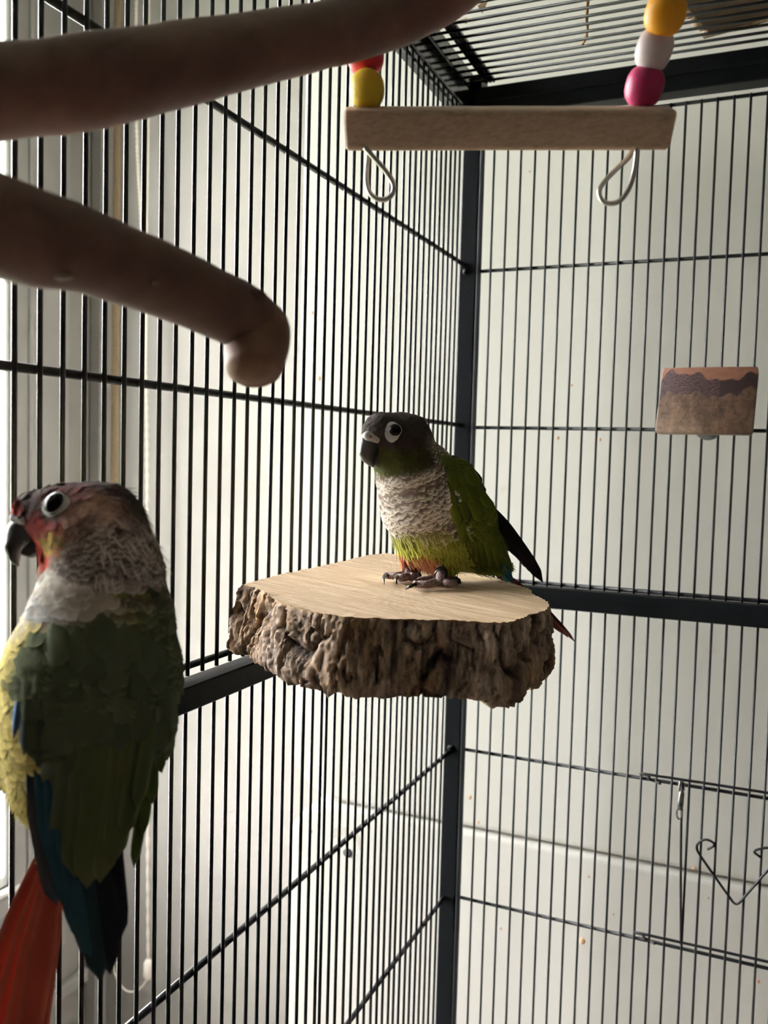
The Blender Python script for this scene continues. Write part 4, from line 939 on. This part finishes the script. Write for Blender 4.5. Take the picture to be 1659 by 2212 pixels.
def perched_bird():
    D = .300; px = p = D / F; A0 = at(190, 1300, D)
    def Pt(u, v, n=0.): return A0 + RR * (u - 190) * px - UU * (v - 1300) * px + NN_ * n * .001
    fwd = nrm(-.80 * RR - .60 * NN_); bkd = -fwd; sid = nrm(np.cross(UU, fwd))
    if sid @ NN_ < 0: sid = -sid
    root = empty('perched_parrot', Pt(120, 1790, -8), 'parrot with red-speckled face and red tail, seen from behind on the left cage rail', 'parrot')
    fl = (NN_, 1.22)
    prims = [(Pt(72, 1108), Pt(140, 1124), 44 * p, 72 * p, fl), (Pt(140, 1124), Pt(206, 1150), 76 * p, 106 * p, fl), (Pt(206, 1150), Pt(230, 1238, -1), 104 * p, 114 * p), (Pt(230, 1238, -1), Pt(214, 1340, -3), 112 * p, 146 * p),
             (Pt(214, 1340, -3), Pt(196, 1450, -4), 146 * p, 180 * p), (Pt(196, 1450, -4), Pt(180, 1560, -5), 180 * p, 182 * p), (Pt(180, 1560, -5), Pt(150, 1665, -6), 180 * p, 138 * p), (Pt(150, 1665, -6), Pt(120, 1760, -6), 130 * p, 58 * p),
             (Pt(120, 1760, -6), Pt(104, 1832, -6), 56 * p, 30 * p), (Pt(92, 1500, -12), Pt(60, 1640, -13), 112 * p, 100 * p), (Pt(110, 1200), Pt(150, 1300, -3), 26 * p, 70 * p)]
    sdf = Sdf(prims, 22 * p); V, Q = sdf.mesh(.0012)
    def uv(P): d = P - A0; return 190 + d @ RR / px, 1300 - d @ UU / px, d @ NN_ * 1000
    def blob(u, v, cu, cv, ru, rv, soft=.5): return sstep(1 + soft, 1 - soft * .6, np.hypot((u - cu) / ru, (v - cv) / rv))
    def colours(P, seed=1):
        u, v, n_ = uv(P); z1 = fbm(P * 520, seed) - .47; z2 = fbm(P * 190, seed + 3) - .47; w = z2 * 46
        crown = np.array((.105, .080, .072)); dk = np.array((.060, .045, .042)); red = np.array((.34, .045, .035)); tan = np.array((.56, .37, .28)); white = np.array((.72, .64, .56)); cream = np.array((.90, .84, .75))
        c = np.tile(crown, (len(P), 1)) * (1 + 1.1 * z1[:, None])
        c = mixc(c, dk, blob(u + w, v, 265, 1092, 60, 42)); c = mixc(c, (.12, .035, .030), blob(u, v + w * .4, 165, 1082, 62, 30) * .9)
        c = mixc(c, red, blob(u, v, 34, 1098, 20, 18)); c = mixc(c, dk, blob(u, v, 75, 1105, 26, 26) * .8)
        c = mixc(c, tan, blob(u + w, v + w * .5, 222, 1122, 52, 42)); c = mixc(c, (.26, .13, .11), blob(u + w, v, 205, 1160, 50, 40) * .6)
        c = mixc(c, (.24, .035, .030), np.maximum(blob(u, v + w * .4, 130, 1148, 48, 20), blob(u + w * .5, v, 92, 1150, 24, 40)))
        c = mixc(c, (.36, .24, .055), blob(u + w * .7, v + w * .7, 138, 1176, 42, 30))
        c = mixc(c, (.50, .075, .055), np.maximum(blob(u + w * .4, v, 92, 1186, 18, 22), blob(u, v + w * .3, 120, 1205, 36, 14)))
        c = mixc(c, (.58, .20, .06), blob(u + w * .3, v, 152, 1192, 15, 17))
        nape = np.maximum(blob(u + w, v + w, 268, 1210, 82, 82), blob(u + w, v, 190, 1230, 60, 40)); mot = sstep(-.15, .03, fbm(P * 330, seed + 21, 3) - .44); c = mixc(c, mixc(np.array((.16, .11, .095)), white * .85, mot), nape * .95)
        c = mixc(c, cream, sstep(1208, 1232, v + w * .4 - .10 * (u - 100)) * sstep(262, 190, u + w)); c = mixc(c, (.55, .08, .06), blob(u, v, 104, 1214, 20, 12))
        gl = v + w * .5 - (1306 - .10 * (u - 150) - 46 * sstep(220, 330, u))                                  # lower rim of the collar
        gr = np.array((.098, .112, .060)); body = sstep(-6, 14, gl); c = mixc(c, gr * (1 + .4 * z1[:, None]), body)
        c = mixc(c, (.20, .19, .045), blob(u + w, v + w, 285, 1285, 42, 36) * .7)
        edge = 150 - 1.02 * (v - 1300) + .0036 * (v - 1300) ** 2; edge = np.maximum(edge, 42 + .12 * (v - 1560)); bel = sstep(14, -14, u - edge + w * .5) * sstep(1296, 1316, v)
        c = mixc(c, (.66, .52, .17), bel); c = mixc(c, (.80, .72, .60), bel * sstep(1390, 1310, v + w) * sstep(0, -40, u - edge)); c = mixc(c, (.52, .42, .16), bel * sstep(1600, 1680, v))
        lowb = sstep(1650, 1710, v + w * .5) * sstep(185, 150, u); c = mixc(c, (.46, .38, .13), lowb * .9); c = mixc(c, (.42, .42, .34), blob(u, v, 108, 1815, 40, 22))
        speck = sstep(.02, .10, fbm(P * 900, seed + 9, 2) - .40) * np.maximum(nape, blob(u, v, 150, 1180, 60, 40))
        sub = mixc(c * .78, dk, np.maximum(speck, nape * .9)); tip = mixc(c * 1.2, (.70, .62, .55), nape * .35)
        coll = sstep(1225, 1250, v) * (1 - body); sub = mixc(sub, (.50, .42, .34), coll * .8); bb = bel * .8; tip = mixc(tip, (.84, .70, .24), bb)
        return c, sub, np.clip(tip, 0, .9)
    c0, _, _ = colours(V); obj('body', V, Q, M_feather, root, col=c0 * .8, label='green back with speckled head and pale collar')
    n = 9000; P = scatter(V, Q, n, 5); Nn = sdf.grad(P); Td = sdf.flow(P, Nn); u, v, n_ = uv(P)
    ep, en = sdf.hit(121, 1090, .22, .34); keep = ~((np.linalg.norm(P - ep, axis=1) < .0058) & (Nn @ en > .1)); keep &= ~(np.hypot(u - 50, v - 1152) < 46)
    P, Nn, Td, u, v = P[keep], Nn[keep], Td[keep], u[keep], v[keep]; rng = np.random.default_rng(6)
    hd = sstep(1260, 1190, v); size = (.0068 * (1 - hd) + .0030 * hd) * (1 + rng.normal(0, .16, len(P))); c, sub, tip = colours(P, 2); jit = 1 + rng.normal(0, .14, (len(P), 1))
    plumage('plumage', P, Nn, Td, size, size * .8, (c * jit, sub * jit, tip * jit), M_feather, root, lift=.09, sd=4, label='small speckled head and body feathers')
    k = (v > 1660) & (u < 170) | (hd > .2) & (u > 240) & (rng.random(len(P)) < .35); Pk = P[k]
    plumage('downy_fringe', Pk, Nn[k], Td[k], np.full(k.sum(), .0075), np.full(k.sum(), .0008), (c[k], tip[k], tip[k]), M_feather, root, lift=.20, hair=True, sd=5, label='loose fluffy feather tips')
    # wings: the near (left) wing folded over the back
    w = empty('wing', Pt(200, 1560, 20), parent=root)
    def on(u, v, off=.0008):
        q, nq = sdf.hit(u, v, .22, .36); return q + nq * off, nq
    g = np.array((.092, .108, .064)); ge = np.array((.118, .138, .080))
    def far(u, v, n): return Pt(u, v, n)
    nz = nrm(NN_ + .25 * RR)
    # flight feathers first (they lie underneath)
    for (bu, bv, tu, tv, wd_, nb, ntp, col, ed) in [(120, 1620, 160, 1910, 46, 21, 16, (.060, .062, .070), (.10, .10, .105)), (135, 1620, 190, 1890, 44, 22, 17, (.045, .070, .082), (.07, .10, .11)),
            (140, 1630, 212, 1940, 56, 22.5, 17.5, (.036, .092, .125), (.045, .11, .14)), (160, 1640, 226, 1985, 56, 23, 18, (.034, .088, .118), (.04, .10, .13)), (182, 1650, 240, 2025, 54, 23, 18, (.034, .078, .10), (.04, .09, .11)),
            (215, 1660, 252, 2064, 54, 22, 17, (.024, .046, .056), (.035, .06, .07)), (240, 1660, 270, 2052, 50, 21, 16, (.014, .018, .022), (.02, .026, .03)), (268, 1660, 287, 1985, 46, 20, 15, (.012, .014, .018), (.016, .02, .024)), (235, 1700, 241, 2074, 22, 20, 13, (.012, .013, .016), (.014, .016, .02))]:
        long_feather('primary_feather', far(bu, bv, nb), far(tu, tv, ntp), wd_ * p, nz, col, w, .015, edge=ed, k=10)
    for (bu, bv, tu, tv, wd_, col) in [(112, 1540, 128, 1712, 70, (.105, .118, .096)), (140, 1550, 158, 1752, 66, (.094, .110, .072)), (170, 1560, 186, 1796, 66, (.088, .105, .056)), (198, 1570, 212, 1836, 66, (.092, .106, .048)),
            (226, 1570, 236, 1858, 66, (.096, .110, .044)), (254, 1570, 260, 1850, 62, (.098, .110, .044)), (280, 1560, 284, 1815, 58, (.094, .106, .042)), (304, 1550, 306, 1765, 50, (.080, .096, .038)), (326, 1540, 328, 1705, 44, (.084, .104, .040))]:
        b, nb = on(bu, bv, .0008); e = Pt(tu, tv, 23.5 - abs(tu - 225) * .055); long_feather('secondary_feather', b, e, wd_ * p, nb, col, w, .012, edge=np.array(col) * 1.35, k=9)
    rows = [(1500, 70, 345, 7, 78, 92), (1440, 62, 352, 7, 76, 92), (1385, 84, 340, 6, 74, 88), (1335, 118, 318, 5, 66, 80)]
    for (v0, ua, ub_, nf, wd_, dl) in rows:
        for j in range(nf):
            uu = ua + (ub_ - ua) * j / (nf - 1); vv = v0 + 14 * math.sin(j * 2.1) + 26 * abs(j / (nf - 1) - .45); b, nb = on(uu, vv, .0006); e, n2 = on(uu + (8 if uu < 200 else -2), vv + dl * (1.15 + .2 * random.random()), .0014); q = .85 + .3 * random.random()
            long_feather('covert_feather', b, e, wd_ * p, nb, g * q, w, .012, edge=ge * q, k=6)
    for j, (bu, bv, tu, tv, wd_, col) in enumerate([(62, 1420, 42, 1590, 22, (.06, .10, .17)), (78, 1440, 62, 1625, 34, (.058, .066, .066)), (98, 1470, 90, 1650, 44, (.052, .064, .040))]):
        b, nb = on(bu, bv, .0006); e, n2 = on(tu, tv, .0022); long_feather('edge_feather', b, e, wd_ * p, nb, col, w, .02, edge=np.array(col) * 1.3, k=7)
    w2 = empty('wing', Pt(330, 1560, 6), parent=root)
    for j in range(5):
        b = Pt(345 - 6 * j, 1500 + 30 * j, 4); e = Pt(372 - 16 * j, 1600 + 62 * j, 2 + 2 * j); long_feather('flight_feather', b, e, 40 * p, nrm(RR + .4 * NN_), (.060, .085, .018), w2, .02, edge=(.10, .13, .03))
    # tail
    tl = empty('tail', Pt(104, 1830, -6), parent=root)
    for (bu, bv, tu, tv, wd_, nb, ntp) in [(98, 1815, -150, 2430, 52, -3, -16), (92, 1820, -120, 2440, 46, -6, -20), (112, 1825, -85, 2490, 58, -2, -12), (122, 1830, -40, 2540, 56, 0, -8), (130, 1835, -8, 2560, 54, 1, -6), (124, 1830, 20, 2500, 48, -3, -11)]:
        long_feather('tail_feather', Pt(bu, bv, nb), Pt(tu, tv, ntp), wd_ * p * 1.1, nrm(NN_ + .3 * RR), (.46, .078, .052), tl, .02, edge=(.60, .17, .11), tipc=(.42, .08, .06), k=10)
    for (bu, bv, tu, tv, wd_, col) in [(112, 1790, 118, 1895, 44, (.075, .085, .040)), (132, 1800, 140, 1910, 40, (.065, .075, .038)), (98, 1795, 96, 1858, 30, (.30, .29, .24)), (118, 1785, 124, 1862, 34, (.17, .17, .14))]:
        long_feather('tail_covert', Pt(bu, bv, 4), Pt(tu, tv, 2), wd_ * p, nz, col, tl, .04)
    # face
    ring = lambda t: ((34 * math.cos(t) * (1.0 + .22 * max(0, math.cos(t)) ** 3) - 1) * p, (26 * math.sin(t) * (1 + .18 * max(0, -math.sin(t)) * max(0, -math.cos(t) + .4)) - 3) * p) if False else \
        ((-(34 + 6 * max(0, math.cos(t)) ** 4) * math.cos(t)) * p * -1, (26 * math.sin(t) - 4 * max(0, -math.sin(t))) * p)
    eye(sdf, 121, 1089, .22, .34, 23 * p, root, ring)
    bk_ = empty('beak', Pt(50, 1160), parent=root); f2 = (NN_, 1.35)
    um = Sdf([(Pt(72, 1136), Pt(48, 1152), 34 * p, 32 * p, f2), (Pt(48, 1152), Pt(32, 1180), 32 * p, 21 * p, f2), (Pt(32, 1180), Pt(31, 1204), 19 * p, 10 * p, f2), (Pt(31, 1204), Pt(40, 1224), 9.5 * p, 2 * p, f2)], 9 * p)
    Vm, Qm = um.mesh(.0006); obj('upper_mandible', Vm, Qm, M_beak, bk_, label='dark hooked upper beak')
    lm = Sdf([(Pt(86, 1172), Pt(66, 1186), 29 * p, 18 * p, f2), (Pt(66, 1186), Pt(52, 1190), 17 * p, 9 * p, f2)], 8 * p); Vm, Qm = lm.mesh(.0006); obj('lower_mandible', Vm, Qm, M_beak, bk_)
    ce = Sdf([(Pt(36, 1116, 0), Pt(52, 1118, 0), 12 * p, 15 * p), (Pt(40, 1118, 3), Pt(66, 1124, 5), 11 * p, 10 * p)], 5 * p); Vm, Qm = ce.mesh(.0006); obj('cere', Vm, Qm, M_cere, bk_, label='pale fleshy cere above the beak')
    q, nq = ce.hit(42, 1117, .22, .34); obj('nostril', *ball(q, .0008, 12), M_hole, bk_)
    # feet holding the wall bars just outside the picture
    zr = ZC - .1180
    for fy, ax_ in ((onX(-45, 1655, .004)[1], 20), (onX(-45, 1655, .004)[1] - .030, 0)):
        b = np.array([.0068, fy, zr + .0034]); ft = empty('foot', b, parent=root); a = Pt(ax_ + 12, 1628, -12 - 6 * (ax_ == 0))
        obj('tarsus', *curve_loft([a, a * .4 + b * .6 + [0, 0, .001], b], [.0032, .0026, .0028], 12), M_toe, ft)
        for dy in (-.0042, .0042):
            t = [b, b + [-.0016, dy * .6, -.0010], b + [-.0034, dy, -.0016]]; e = t[-1]
            toe('toe', t, [.0022, .0019, .0014], ft, [e, e + [-.0008, dy * .30, .0001], e + [-.0014, dy * .65, -.0007]], .0010)
            t = [b, b + [.0040, dy * .6, -.0004], b + [.0056, dy, -.0052]]; e = t[-1]
            toe('toe', t, [.0022, .0020, .0014], ft, [e, e + [.0006, 0, -.0030], e + [-.0010, 0, -.0056]], .0010)
perched_bird()
